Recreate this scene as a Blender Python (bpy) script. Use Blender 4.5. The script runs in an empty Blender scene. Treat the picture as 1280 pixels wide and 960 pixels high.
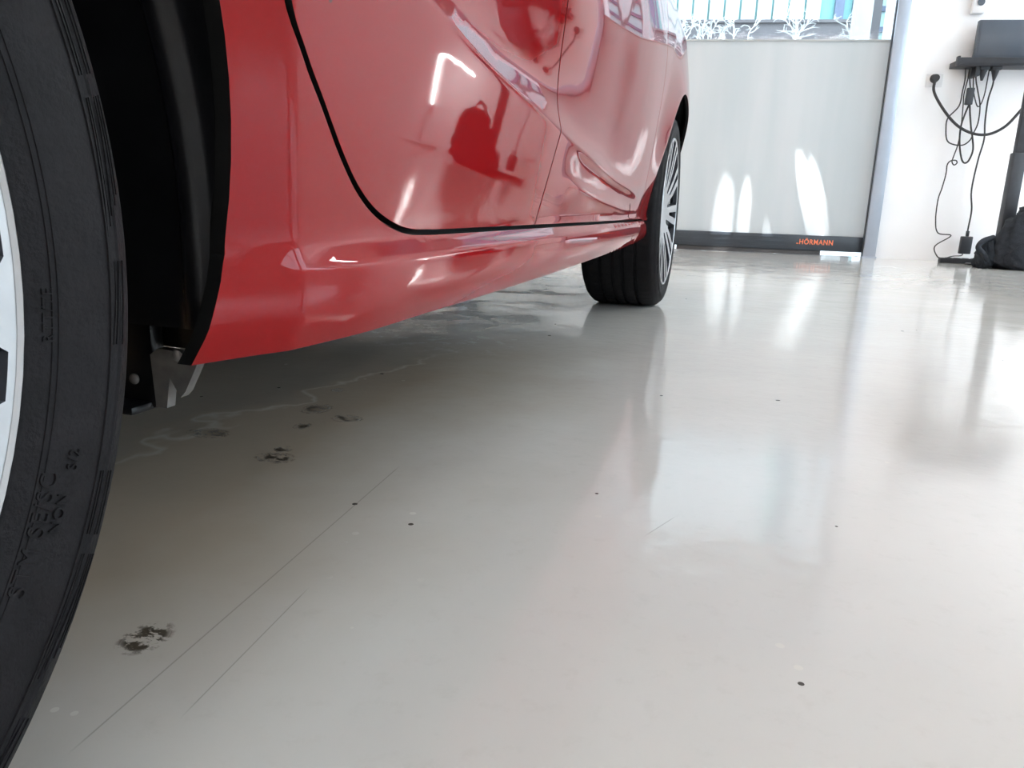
import bpy, bmesh, math, random
import numpy as np
from mathutils import Matrix, Vector
from mathutils.geometry import delaunay_2d_cdt

random.seed(7)
SC = bpy.context.scene
COL = SC.collection

# ------------------------------------------------------------------ camera
cam_d = bpy.data.cameras.new('camera')
cam = bpy.data.objects.new('camera', cam_d)
COL.objects.link(cam)
cam_d.sensor_width = 36.0
cam_d.lens = 954.16 * 36.0 / 1280.0
cam_d.clip_start = 0.02
_F = Vector((-0.27828435, 0.93118885, -0.23546792))
_R = Vector((0.95514287, 0.29414099, 0.03439744))
_U = _R.cross(_F)
cam.matrix_world = Matrix(((_R.x, _U.x, -_F.x, 0.0), (_R.y, _U.y, -_F.y, 0.0), (_R.z, _U.z, -_F.z, 0.3345), (0, 0, 0, 1)))
SC.camera = cam

# ------------------------------------------------------------------ light
SC.view_settings.view_transform = 'Standard'
SC.view_settings.look = 'None'
SC.view_settings.gamma = 1.0
SC.view_settings.use_curve_mapping = False
SC.view_settings.exposure = 0.45
world = bpy.data.worlds.new('sky')
SC.world = world
world.use_nodes = True
_bg = world.node_tree.nodes['Background']
_bg.inputs[0].default_value = (0.80, 0.90, 1.0, 1)
_bg.inputs[1].default_value = 6.3

# frame of the building: the door wall is turned a little against the car.
# local x = along the door wall to the right, local y = away from the wall into the room (0 = wall face)
ANG = 0.12606879
HALL = Matrix.Translation((0.815, 6.264, 0.0)) @ Matrix.Rotation(ANG, 4, 'Z') @ Matrix.Diagonal((1, -1, 1, 1))
def hall(s, d, z):
    return HALL @ Vector((s, d, z))

CEIL = 3.3
LAMP = 36.0        # strength of the ceiling lamps' diffusers

# daylight portals at the window openings guide the sky light in (they add no light of their own)
WINS = ((0.55, 3.05), (3.65, 6.15), (6.75, 9.25))
WZ0, WZ1 = 0.85, 2.95
def portal(mtx, w, h):
    d = bpy.data.lights.new('daylight_portal', 'AREA'); d.shape = 'RECTANGLE'; d.size = w; d.size_y = h
    d.cycles.is_portal = True
    o = bpy.data.objects.new('daylight_portal', d); COL.objects.link(o); o.matrix_world = mtx
for a, b in WINS:
    c = hall(5.36, (a + b) / 2, (WZ0 + WZ1) / 2)
    portal(Matrix.Translation(c) @ Matrix.Rotation(ANG, 4, 'Z') @ Matrix.Rotation(math.radians(90), 4, 'Y'), WZ1 - WZ0, b - a)

def spot(name, loc, target, power, size, blend, color=(1, 1, 1), radius=0.01):
    d = bpy.data.lights.new(name, 'SPOT')
    d.energy = power; d.spot_size = size; d.spot_blend = blend; d.color = color; d.shadow_soft_size = radius
    o = bpy.data.objects.new(name, d); COL.objects.link(o)
    o.location = loc
    o.rotation_euler = (Vector(target) - Vector(loc)).to_track_quat('-Z', 'Y').to_euler()
    return o

# ------------------------------------------------------------------ helpers
def tag(o, label=None, cat=None, group=None, kind=None):
    if label: o['label'] = label
    if cat: o['category'] = cat
    if group: o['group'] = group
    if kind: o['kind'] = kind
    return o

def empty(name, loc=(0, 0, 0), parent=None):
    o = bpy.data.objects.new(name, None)
    o.empty_display_size = 0.1
    COL.objects.link(o)
    o.location = loc
    if parent:
        o.parent = parent
    return o

def link(name, me, mat, parent=None):
    o = bpy.data.objects.new(name, me)
    if mat is not None:
        for m in (mat if isinstance(mat, (list, tuple)) else [mat]):
            me.materials.append(m)
    COL.objects.link(o)
    if parent is not None:
        o.parent = parent
    return o

def from_bm(name, bm, mat, parent=None, smooth=False, mtx=None, angle=None):
    if mtx is not None:
        bmesh.ops.transform(bm, matrix=mtx, verts=bm.verts)
        if mtx.determinant() < 0:
            bmesh.ops.reverse_faces(bm, faces=bm.faces)
    me = bpy.data.meshes.new(name)
    bm.to_mesh(me); bm.free()
    if smooth:
        me.shade_smooth()
        if angle is not None:
            me.set_sharp_from_angle(angle=angle)
    return link(name, me, mat, parent)

def bm_box(bm, x0, x1, y0, y1, z0, z1, bevel=0.0, seg=2):
    vs = [bm.verts.new(p) for p in ((x0, y0, z0), (x1, y0, z0), (x1, y1, z0), (x0, y1, z0), (x0, y0, z1), (x1, y0, z1), (x1, y1, z1), (x0, y1, z1))]
    fs = [bm.faces.new([vs[i] for i in f]) for f in ((0, 3, 2, 1), (4, 5, 6, 7), (0, 1, 5, 4), (1, 2, 6, 5), (2, 3, 7, 6), (3, 0, 4, 7))]
    if bevel > 0:
        es = list({e for f in fs for e in f.edges})
        bmesh.ops.bevel(bm, geom=es, offset=bevel, segments=seg, profile=0.5, affect='EDGES')
    return vs

def box(name, x0, x1, y0, y1, z0, z1, mat, parent=None, bevel=0.0, mtx=None, smooth=False):
    bm = bmesh.new()
    bm_box(bm, x0, x1, y0, y1, z0, z1, bevel)
    return from_bm(name, bm, mat, parent, smooth=smooth or bevel > 0, mtx=mtx, angle=0.7)

def smooth_path(pts, n=6):
    out = []
    P = [Vector(p) for p in pts]
    P = [P[0] * 2 - P[1]] + P + [P[-1] * 2 - P[-2]]
    for i in range(1, len(P) - 2):
        a, b, c, d = P[i - 1], P[i], P[i + 1], P[i + 2]
        for k in range(n):
            t = k / n
            out.append(0.5 * ((2 * b) + (c - a) * t + (2 * a - 5 * b + 4 * c - d) * t * t + (3 * b - a - 3 * c + d) * t ** 3))
    out.append(P[-2])
    return out

def bm_tube(bm, pts, r, sides=8, caps=True):
    pts = [Vector(p) for p in pts]
    rings = []
    up = Vector((0.3, 0.2, 1)).normalized()
    prev = None
    for i, p in enumerate(pts):
        t = (pts[min(i + 1, len(pts) - 1)] - pts[max(i - 1, 0)]).normalized()
        if prev is None:
            a = t.cross(up)
            if a.length < 1e-3: a = t.cross(Vector((1, 0, 0)))
            a.normalize()
        else:
            a = (prev - t * prev.dot(t)).normalized()
        prev = a
        b = t.cross(a)
        rr = r[i] if isinstance(r, (list, tuple)) else r
        rings.append([bm.verts.new(p + a * rr * math.cos(2 * math.pi * k / sides) + b * rr * math.sin(2 * math.pi * k / sides)) for k in range(sides)])
    for A, B in zip(rings, rings[1:]):
        for k in range(sides):
            bm.faces.new((A[k], A[(k + 1) % sides], B[(k + 1) % sides], B[k]))
    if caps:
        bm.faces.new(list(reversed(rings[0]))); bm.faces.new(rings[-1])

def tube(name, pts, r, mat, parent=None, sides=8, n=6, mtx=None):
    bm = bmesh.new()
    bm_tube(bm, smooth_path(pts, n) if n else pts, r, sides)
    bmesh.ops.recalc_face_normals(bm, faces=bm.faces)
    return from_bm(name, bm, mat, parent, smooth=True, mtx=mtx, angle=1.0)

def bm_revolve_x(bm, prof, n, closed=False, shoulder=None):
    """prof: list of (r, x); revolved about the x axis (wheel axle)."""
    rings = []
    for k in range(n):
        a = 2 * math.pi * k / n
        rings.append([bm.verts.new((x, (r - (shoulder(k, i) if shoulder else 0)) * math.cos(a), (r - (shoulder(k, i) if shoulder else 0)) * math.sin(a))) for i, (r, x) in enumerate(prof)])
    for k in range(n):
        A, B = rings[k], rings[(k + 1) % n]
        m = len(prof)
        for i in range(m if closed else m - 1):
            j = (i + 1) % m
            bm.faces.new((A[i], A[j], B[j], B[i]))

# ------------------------------------------------------------------ materials
def new_mat(name):
    m = bpy.data.materials.new(name)
    m.use_nodes = True
    nt = m.node_tree
    p = nt.nodes['Principled BSDF']
    return m, nt, p

def simple(name, col, rough=0.5, metal=0.0, spec=0.5, coat=0.0, noise=0.0, scale=20.0, bump=0.0, bscale=60.0):
    m, nt, p = new_mat(name)
    p.inputs['Base Color'].default_value = (*col, 1)
    p.inputs['Roughness'].default_value = rough
    p.inputs['Metallic'].default_value = metal
    p.inputs['Specular IOR Level'].default_value = spec
    p.inputs['Coat Weight'].default_value = coat
    tc = nt.nodes.new('ShaderNodeTexCoord')
    if noise > 0:
        n = nt.nodes.new('ShaderNodeTexNoise'); n.inputs['Scale'].default_value = scale; n.inputs['Detail'].default_value = 6
        r = nt.nodes.new('ShaderNodeMapRange')
        r.inputs['From Min'].default_value = 0.3; r.inputs['From Max'].default_value = 0.7
        r.inputs['To Min'].default_value = 1 - noise; r.inputs['To Max'].default_value = 1 + noise
        mx = nt.nodes.new('ShaderNodeVectorMath'); mx.operation = 'SCALE'; mx.inputs[0].default_value = col
        nt.links.new(tc.outputs['Object'], n.inputs['Vector']); nt.links.new(n.outputs['Fac'], r.inputs['Value'])
        nt.links.new(r.outputs['Result'], mx.inputs['Scale']); nt.links.new(mx.outputs[0], p.inputs['Base Color'])
    if bump > 0:
        n = nt.nodes.new('ShaderNodeTexNoise'); n.inputs['Scale'].default_value = bscale; n.inputs['Detail'].default_value = 5
        b = nt.nodes.new('ShaderNodeBump'); b.inputs['Strength'].default_value = bump; b.inputs['Distance'].default_value = 0.01
        nt.links.new(tc.outputs['Object'], n.inputs['Vector']); nt.links.new(n.outputs['Fac'], b.inputs['Height'])
        nt.links.new(b.outputs['Normal'], p.inputs['Normal'])
    return m

M = {}
def paint():
    m, nt, p = new_mat('red_car_paint')
    p.inputs['Base Color'].default_value = (0.225, 0.0050, 0.0062, 1)
    p.inputs['Roughness'].default_value = 0.38
    p.inputs['Specular IOR Level'].default_value = 0.0
    p.inputs['Coat Weight'].default_value = 1.0
    p.inputs['Coat Roughness'].default_value = 0.03
    p.inputs['Coat IOR'].default_value = 1.30
    # faint dust and a few dirt specks low on the panels
    tc = nt.nodes.new('ShaderNodeTexCoord')
    v = nt.nodes.new('ShaderNodeTexVoronoi'); v.inputs['Scale'].default_value = 16
    mp = nt.nodes.new('ShaderNodeMapping'); mp.inputs['Scale'].default_value = (1, 1, 0.6)
    nt.links.new(tc.outputs['Object'], mp.inputs['Vector']); nt.links.new(mp.outputs[0], v.inputs['Vector'])
    n = nt.nodes.new('ShaderNodeTexNoise'); n.inputs['Scale'].default_value = 5
    nt.links.new(tc.outputs['Object'], n.inputs['Vector'])
    lt = nt.nodes.new('ShaderNodeMath'); lt.operation = 'LESS_THAN'; lt.inputs[1].default_value = 0.05
    nt.links.new(v.outputs['Distance'], lt.inputs[0])
    g = nt.nodes.new('ShaderNodeMath'); g.operation = 'GREATER_THAN'; g.inputs[1].default_value = 0.60
    nt.links.new(n.outputs['Fac'], g.inputs[0])
    mu = nt.nodes.new('ShaderNodeMath'); mu.operation = 'MULTIPLY'
    nt.links.new(lt.outputs[0], mu.inputs[0]); nt.links.new(g.outputs[0], mu.inputs[1])
    mx = nt.nodes.new('ShaderNodeMix'); mx.data_type = 'RGBA'
    mx.inputs['A'].default_value = (0.225, 0.0050, 0.0062, 1); mx.inputs['B'].default_value = (0.10, 0.02, 0.02, 1)
    nt.links.new(mu.outputs[0], mx.inputs['Factor'])
    nt.links.new(mx.outputs['Result'], p.inputs['Base Color'])
    return m
M['paint'] = paint()
M['rubber'] = simple('tyre_rubber', (0.0075, 0.0068, 0.0078), rough=0.62, spec=0.14, noise=0.25, scale=60, bump=0.15, bscale=300)
M['tread'] = M['rubber']
M['silver'] = simple('machined_alloy', (0.40, 0.41, 0.42), rough=0.32, metal=0.7, noise=0.04, scale=90)
M['anthracite'] = simple('anthracite_alloy', (0.045, 0.05, 0.062), rough=0.35, spec=0.5, coat=0.4, noise=0.1)
M['liner'] = simple('black_plastic_liner', (0.005, 0.005, 0.006), rough=0.36, spec=0.28, noise=0.3, scale=30, bump=0.02, bscale=60)
M['under'] = simple('underbody_black', (0.012, 0.012, 0.012), rough=0.8, noise=0.3)
M['steel'] = simple('dull_steel', (0.15, 0.14, 0.13), rough=0.6, metal=0.3, noise=0.3, scale=50)
M['glass_dark'] = simple('dark_car_glass', (0.02, 0.025, 0.03), rough=0.05, spec=0.6, noise=0.05)
M['flange_shade'] = simple('black_flange_shade', (0.003, 0.003, 0.003), rough=0.7, spec=0.15, noise=0.1)  # black on the panel return flanges paints in the shade of the gaps
M['wall'] = simple('white_wall_paint', (0.88, 0.89, 0.91), rough=0.6, spec=0.3, noise=0.012, scale=3, bump=0.03, bscale=90)
M['ceiling'] = simple('white_ceiling', (0.78, 0.78, 0.77), rough=0.8, noise=0.02, scale=3)
M['alu'] = simple('anodised_aluminium', (0.40, 0.45, 0.53), rough=0.35, metal=0.55, noise=0.04, scale=8)
M['bar'] = simple('dark_grey_seal_bar', (0.028, 0.036, 0.047), rough=0.35, spec=0.5, noise=0.2, scale=6)
M['black'] = simple('black_plastic', (0.026, 0.030, 0.038), rough=0.5, noise=0.15, scale=20)
M['cable'] = simple('black_cable_sheath', (0.02, 0.02, 0.022), rough=0.5, noise=0.1)
M['screen'] = simple('dark_grey_screen', (0.085, 0.105, 0.135), rough=0.25, spec=0.5, noise=0.12, scale=4)
M['bag'] = simple('black_woven_nylon', (0.020, 0.024, 0.031), rough=0.85, spec=0.3, noise=0.3, scale=40, bump=0.5, bscale=160)
M['white_plastic'] = simple('white_plastic', (0.74, 0.75, 0.77), rough=0.35, noise=0.02)
M['orange'] = simple('orange_print', (0.85, 0.22, 0.10), rough=0.5, noise=0.05)
M['greyprint'] = simple('grey_blue_print', (0.09, 0.16, 0.24), rough=0.5, noise=0.05)
M['pave'] = simple('outside_paving', (0.45, 0.46, 0.46), rough=0.8, noise=0.15, scale=2)
M['clad'] = simple('white_cladding', (0.31, 0.33, 0.33), rough=0.5, noise=0.03, scale=2)
M['cladgap'] = simple('pale_green_joint', (0.10, 0.25, 0.245), rough=0.6, noise=0.05)
M['slate'] = simple('slate_blue_frame', (0.055, 0.08, 0.13), rough=0.5, noise=0.1)
M['plinth'] = simple('grey_render', (0.078, 0.076, 0.081), rough=0.8, noise=0.12, scale=1.5)
M['twig'] = simple('pale_twigs', (0.42, 0.44, 0.43), rough=0.7, noise=0.1)
M['cyan'] = simple('pale_cyan_glazing', (0.28, 0.42, 0.43), rough=0.12, noise=0.04, scale=1)

def curtain_mat():
    m, nt, p = new_mat('grey_translucent_pvc')
    nt.nodes.remove(p)
    out = nt.nodes['Material Output']
    tc = nt.nodes.new('ShaderNodeTexCoord')
    mp = nt.nodes.new('ShaderNodeMapping'); mp.inputs['Scale'].default_value = (2.2, 1, 0.25)
    n = nt.nodes.new('ShaderNodeTexNoise'); n.inputs['Scale'].default_value = 2.0; n.inputs['Detail'].default_value = 3
    nt.links.new(tc.outputs['Object'], mp.inputs['Vector']); nt.links.new(mp.outputs[0], n.inputs['Vector'])
    cr = nt.nodes.new('ShaderNodeValToRGB')
    cr.color_ramp.elements[0].position = 0.35; cr.color_ramp.elements[0].color = (0.445, 0.475, 0.485, 1)
    cr.color_ramp.elements[1].position = 0.65; cr.color_ramp.elements[1].color = (0.50, 0.515, 0.52, 1)
    nt.links.new(n.outputs['Fac'], cr.inputs['Fac'])
    d = nt.nodes.new('ShaderNodeBsdfDiffuse'); t = nt.nodes.new('ShaderNodeBsdfTranslucent'); g = nt.nodes.new('ShaderNodeBsdfGlossy')
    g.inputs['Roughness'].default_value = 0.25
    nt.links.new(cr.outputs['Color'], d.inputs['Color']); nt.links.new(cr.outputs['Color'], t.inputs['Color'])
    b = nt.nodes.new('ShaderNodeBump'); b.inputs['Strength'].default_value = 0.2; b.inputs['Distance'].default_value = 0.02
    nt.links.new(n.outputs['Fac'], b.inputs['Height'])
    nt.links.new(b.outputs['Normal'], g.inputs['Normal'])
    m1 = nt.nodes.new('ShaderNodeMixShader'); m1.inputs['Fac'].default_value = 0.16
    m2 = nt.nodes.new('ShaderNodeMixShader'); m2.inputs['Fac'].default_value = 0.05
    nt.links.new(d.outputs[0], m1.inputs[1]); nt.links.new(t.outputs[0], m1.inputs[2])
    nt.links.new(m1.outputs[0], m2.inputs[1]); nt.links.new(g.outputs[0], m2.inputs[2])
    nt.links.new(m2.outputs[0], out.inputs['Surface'])
    return m
M['curtain'] = curtain_mat()

def clear_mat():
    m, nt, p = new_mat('clear_pvc')
    nt.nodes.remove(p)
    out = nt.nodes['Material Output']
    t = nt.nodes.new('ShaderNodeBsdfTransparent'); t.inputs['Color'].default_value = (0.90, 0.95, 0.97, 1)
    g = nt.nodes.new('ShaderNodeBsdfGlossy'); g.inputs['Roughness'].default_value = 0.06
    tc = nt.nodes.new('ShaderNodeTexCoord')
    n = nt.nodes.new('ShaderNodeTexNoise'); n.inputs['Scale'].default_value = 4
    b = nt.nodes.new('ShaderNodeBump'); b.inputs['Strength'].default_value = 0.1; b.inputs['Distance'].default_value = 0.02
    nt.links.new(tc.outputs['Object'], n.inputs['Vector']); nt.links.new(n.outputs['Fac'], b.inputs['Height']); nt.links.new(b.outputs[0], g.inputs['Normal'])
    mx = nt.nodes.new('ShaderNodeMixShader'); mx.inputs['Fac'].default_value = 0.03
    nt.links.new(t.outputs[0], mx.inputs[1]); nt.links.new(g.outputs[0], mx.inputs[2]); nt.links.new(mx.outputs[0], out.inputs['Surface'])
    return m
M['clear'] = clear_mat()

def lamp_mat():
    m, nt, p = new_mat('lit_lamp_diffuser')
    p.inputs['Base Color'].default_value = (0.9, 0.9, 0.9, 1)
    p.inputs['Emission Color'].default_value = (1.0, 0.988, 0.975, 1)
    p.inputs['Emission Strength'].default_value = LAMP
    return m
M['lamp'] = lamp_mat()
M['lamp_warm'] = M['lamp'].copy(); M['lamp_warm'].name = 'lit_warm_lamp_diffuser'
M['lamp_warm'].node_tree.nodes['Principled BSDF'].inputs['Emission Color'].default_value = (1.0, 0.72, 0.48, 1)

def floor_mat():
    m, nt, p = new_mat('glossy_grey_epoxy')
    N = nt.nodes.new; L = nt.links.new
    tc = N('ShaderNodeTexCoord')
    def math_(op, a, b=None, c=None):
        n = N('ShaderNodeMath'); n.operation = op
        for i, v in enumerate((a, b, c)):
            if v is None: continue
            if isinstance(v, (int, float)): n.inputs[i].default_value = v
            else: L(v, n.inputs[i])
        return n.outputs[0]
    def noise(scale, detail=4, rough=0.5, vec=None):
        n = N('ShaderNodeTexNoise'); n.inputs['Scale'].default_value = scale; n.inputs['Detail'].default_value = detail; n.inputs['Roughness'].default_value = rough
        L(vec or tc.outputs['Object'], n.inputs['Vector'])
        return n.outputs['Fac']
    def mapr(v, a, b, c, d, cl=True):
        n = N('ShaderNodeMapRange'); n.clamp = cl
        L(v, n.inputs['Value'])
        for k, x in zip(('From Min', 'From Max', 'To Min', 'To Max'), (a, b, c, d)): n.inputs[k].default_value = x
        return n.outputs['Result']
    def mix(f, a, b):
        n = N('ShaderNodeMix'); n.data_type = 'RGBA'
        if isinstance(f, (int, float)): n.inputs['Factor'].default_value = f
        else: L(f, n.inputs['Factor'])
        for s, v in (('A', a), ('B', b)):
            if isinstance(v, tuple): n.inputs[s].default_value = (*v, 1)
            else: L(v, n.inputs[s])
        return n.outputs['Result']
    sep = N('ShaderNodeSeparateXYZ'); L(tc.outputs['Object'], sep.inputs[0])
    X, Y = sep.outputs['X'], sep.outputs['Y']
    col = mix(mapr(noise(1.3, 5), 0.3, 0.7, 0, 1), (0.56, 0.548, 0.519), (0.60, 0.591, 0.568))
    col = mix(mapr(noise(40, 6, 0.7), 0.55, 0.8, 0, 0.25), col, (0.40, 0.385, 0.35))
    # worn, flaky coating under the middle and front of the car
    wn = noise(3.2, 6, 0.65)
    def band(v, a, b, w):
        return math_('MULTIPLY', mapr(v, a - w, a + w, 0, 1), mapr(v, b - w, b + w, 1, 0))
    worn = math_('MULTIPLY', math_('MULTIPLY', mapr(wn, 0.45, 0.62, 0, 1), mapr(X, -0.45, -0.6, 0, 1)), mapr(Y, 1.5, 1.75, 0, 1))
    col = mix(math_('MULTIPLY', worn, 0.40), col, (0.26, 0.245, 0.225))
    # brown film of road dirt, with the warm shade under the car painted in
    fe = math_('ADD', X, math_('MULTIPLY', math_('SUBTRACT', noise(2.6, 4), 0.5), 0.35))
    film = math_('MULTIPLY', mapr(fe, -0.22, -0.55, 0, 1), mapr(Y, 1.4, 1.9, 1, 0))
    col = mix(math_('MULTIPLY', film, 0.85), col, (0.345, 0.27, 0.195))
    flake = math_('MULTIPLY', math_('MULTIPLY', mapr(noise(22, 5, 0.7), 0.54, 0.60, 0, 1), mapr(X, -0.45, -0.6, 0, 1)), mapr(Y, 1.5, 1.7, 0, 1))
    col = mix(math_('MULTIPLY', flake, 0.8), col, (0.68, 0.67, 0.63))
    # pale tide mark of a dried puddle under the sill
    warp = N('ShaderNodeTexNoise'); warp.inputs['Scale'].default_value = 7; warp.inputs['Detail'].default_value = 3
    L(tc.outputs['Object'], warp.inputs['Vector'])
    edge = math_('ADD', math_('ADD', X, math_('MULTIPLY', Y, -0.10)), math_('MULTIPLY', math_('SUBTRACT', warp.outputs['Fac'], 0.5), 0.30))
    tide = math_('MULTIPLY', mapr(math_('ABSOLUTE', math_('ADD', edge, 0.80)), 0.0, 0.012, 1, 0), band(Y, 0.7, 1.5, 0.1))
    col = mix(math_('MULTIPLY', tide, 0.7), col, (0.55, 0.50, 0.42))
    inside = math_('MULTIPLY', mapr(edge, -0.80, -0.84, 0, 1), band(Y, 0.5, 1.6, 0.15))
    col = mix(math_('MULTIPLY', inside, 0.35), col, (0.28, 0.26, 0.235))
    # brown dirt prints left by the wheels
    dmap = N('ShaderNodeMapping'); dmap.inputs['Scale'].default_value = (0.75, 1.0, 1.0); L(tc.outputs['Object'], dmap.inputs['Vector'])
    dn = noise(95, 6, 0.7, dmap.outputs[0])
    dirt = None
    for (cx, cy, rx, ry) in ((-0.409, 0.418, 0.017, 0.022), (-0.556, 0.806, 0.026, 0.020), (-0.566, 0.84, 0.012, 0.012), (-0.630, 1.030, 0.022, 0.028), (-0.56, 1.00, 0.024, 0.018), (-0.60, 0.94, 0.012, 0.015), (-0.66, 1.15, 0.012, 0.012), (-0.70, 0.86, 0.03, 0.02)):
        dx = math_('DIVIDE', math_('SUBTRACT', X, cx), rx); dy = math_('DIVIDE', math_('SUBTRACT', Y, cy), ry)
        r2 = math_('ADD', math_('MULTIPLY', dx, dx), math_('MULTIPLY', dy, dy))
        k = math_('MULTIPLY', mapr(r2, 0.5, 1.3, 1, 0), mapr(dn, 0.485, 0.53, 0, 1))
        dirt = k if dirt is None else math_('MAXIMUM', dirt, k)
    col = mix(math_('MULTIPLY', dirt, 1.0), col, (0.065, 0.05, 0.035))
    # tiny dark crumbs and pale paint specks
    v = N('ShaderNodeTexVoronoi'); v.inputs['Scale'].default_value = 11.0; L(tc.outputs['Object'], v.inputs['Vector'])
    sp = N('ShaderNodeSeparateColor'); L(v.outputs['Color'], sp.inputs[0])
    crumb = math_('MULTIPLY', math_('LESS_THAN', v.outputs['Distance'], math_('MULTIPLY', sp.outputs[0], 0.055)), math_('GREATER_THAN', sp.outputs[1], 0.1))
    col = mix(crumb, col, (0.07, 0.06, 0.05))
    v2 = N('ShaderNodeTexVoronoi'); v2.inputs['Scale'].default_value = 45.0; L(tc.outputs['Object'], v2.inputs['Vector'])
    sp2 = N('ShaderNodeSeparateColor'); L(v2.outputs['Color'], sp2.inputs[0])
    pale = math_('MULTIPLY', math_('MULTIPLY', math_('LESS_THAN', v2.outputs['Distance'], 0.16), math_('GREATER_THAN', sp2.outputs[1], 0.8)), mapr(noise(5, 2), 0.58, 0.62, 0, 1))
    col = mix(math_('MULTIPLY', pale, 0.6), col, (0.66, 0.64, 0.58))
    # hairline scratches running with the car
    def scratch(x0, y0, x1, y1, w):
        dx, dy = x1 - x0, y1 - y0; ln = math.hypot(dx, dy); ux, uy = dx / ln, dy / ln
        px = math_('SUBTRACT', X, x0); py = math_('SUBTRACT', Y, y0)
        t = math_('ADD', math_('MULTIPLY', px, ux), math_('MULTIPLY', py, uy))
        d = math_('ABSOLUTE', math_('SUBTRACT', math_('MULTIPLY', px, uy), math_('MULTIPLY', py, ux)))
        return math_('MULTIPLY', mapr(d, 0.0, w, 1, 0), band(t, 0.0, ln, 0.01))
    sc = scratch(-0.362, 0.311, -0.395, 0.83, 0.0010)
    sc = math_('MAXIMUM', sc, scratch(-0.322, 0.36, -0.335, 0.52, 0.0008))
    sc = math_('MAXIMUM', sc, scratch(-0.07, 0.75, -0.05, 0.80, 0.001))
    col = mix(math_('MULTIPLY', sc, 0.55), col, (0.16, 0.14, 0.12))
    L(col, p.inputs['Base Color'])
    rgh = mapr(noise(6, 5, 0.6), 0.3, 0.7, 0.075, 0.13)
    rgh = math_('ADD', rgh, math_('MULTIPLY', math_('MAXIMUM', dirt, worn), 0.3))
    L(rgh, p.inputs['Roughness'])
    p.inputs['Specular IOR Level'].default_value = 0.5
    b = N('ShaderNodeBump'); b.inputs['Strength'].default_value = 0.12; b.inputs['Distance'].default_value = 0.004
    L(noise(28, 3, 0.5), b.inputs['Height'])
    b2 = N('ShaderNodeBump'); b2.inputs['Strength'].default_value = 0.10; b2.inputs['Distance'].default_value = 0.03
    L(noise(3.0, 2, 0.5), b2.inputs['Height']); L(b.outputs[0], b2.inputs['Normal'])
    L(b2.outputs[0], p.inputs['Normal'])
    return m
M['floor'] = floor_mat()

# ------------------------------------------------------------------ the hall
RS0, RS1, RD = -6.2, 5.2, 12.0      # room: along the wall, and its depth
DOOR_L, DOOR_T = -3.05, 2.75        # the doorway runs from DOOR_L to 0 along the wall

def quad_obj(name, pts, mat, kind='structure'):
    bm = bmesh.new()
    bm.faces.new([bm.verts.new(p) for p in pts])
    o = from_bm(name, bm, mat)
    o['kind'] = kind
    return o

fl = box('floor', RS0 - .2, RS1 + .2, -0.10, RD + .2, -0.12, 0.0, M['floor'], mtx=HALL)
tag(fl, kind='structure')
# floor shading coordinates are world metres, so keep the mesh in world space (object at the origin)
tag(box('ceiling', RS0 - .2, RS1 + .2, -0.3, RD + .2, CEIL, CEIL + .15, M['ceiling'], mtx=HALL), kind='structure')
bm = bmesh.new()
bm_box(bm, RS0 - .2, DOOR_L, -0.30, 0.0, 0, CEIL)
bm_box(bm, 0.0, RS1 + .2, -0.30, 0.0, 0, CEIL)
bm_box(bm, DOOR_L, 0.0, -0.30, 0.0, DOOR_T, CEIL)
tag(from_bm('wall_front', bm, M['wall'], mtx=HALL), kind='structure')
tag(box('wall_back', RS0 - .2, RS1 + .2, RD, RD + .2, 0, CEIL, M['wall'], mtx=HALL), kind='structure')
M['wall_warm'] = simple('sand_wall_paint', (0.62, 0.46, 0.30), rough=0.6, spec=0.3, noise=0.015, scale=3)
tag(box('wall_left', RS0 - .2, RS0, 0, RD, 0, CEIL, M['wall_warm'], mtx=HALL), kind='structure')
bm = bmesh.new()
bm_box(bm, RS1, RS1 + .2, 0, RD, 0, WZ0); bm_box(bm, RS1, RS1 + .2, 0, RD, WZ1, CEIL)
_e = [0.0] + [v for w_ in WINS for v in w_] + [RD]
for a, b in zip(_e[0::2], _e[1::2]): bm_box(bm, RS1, RS1 + .2, a, b, WZ0, WZ1)
tag(from_bm('wall_right', bm, M['wall'], mtx=HALL), kind='structure')
for i, (a, b) in enumerate(WINS):
    w_ = empty('window_%d' % (i + 1)); w_.matrix_world = HALL.copy(); tag(w_, kind='structure')
    def wb(name, x0, x1, y0, y1, z0, z1, m):
        bm = bmesh.new(); bm_box(bm, x0, x1, y0, y1, z0, z1); bmesh.ops.reverse_faces(bm, faces=bm.faces)
        return from_bm(name, bm, m, w_)
    mid = (a + b) / 2
    wb('frame', RS1 + .08, RS1 + .14, a, a + .06, WZ0, WZ1, M['white_plastic']); wb('frame', RS1 + .08, RS1 + .14, b - .06, b, WZ0, WZ1, M['white_plastic'])
    wb('frame', RS1 + .08, RS1 + .14, a + .06, b - .06, WZ0, WZ0 + .06, M['white_plastic']); wb('frame', RS1 + .08, RS1 + .14, a + .06, b - .06, WZ1 - .06, WZ1, M['white_plastic'])
    wb('mullion', RS1 + .08, RS1 + .14, mid - .03, mid + .03, WZ0 + .06, WZ1 - .06, M['white_plastic'])
    wb('pane', RS1 + .108, RS1 + .112, a + .06, mid - .03, WZ0 + .06, WZ1 - .06, M['clear']); wb('pane', RS1 + .108, RS1 + .112, mid + .03, b - .06, WZ0 + .06, WZ1 - .06, M['clear'])
    wb('sill_board', RS1 - .04, RS1 + .10, a - .04, b + .04, WZ0 - .03, WZ0, M['white_plastic'])

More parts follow.
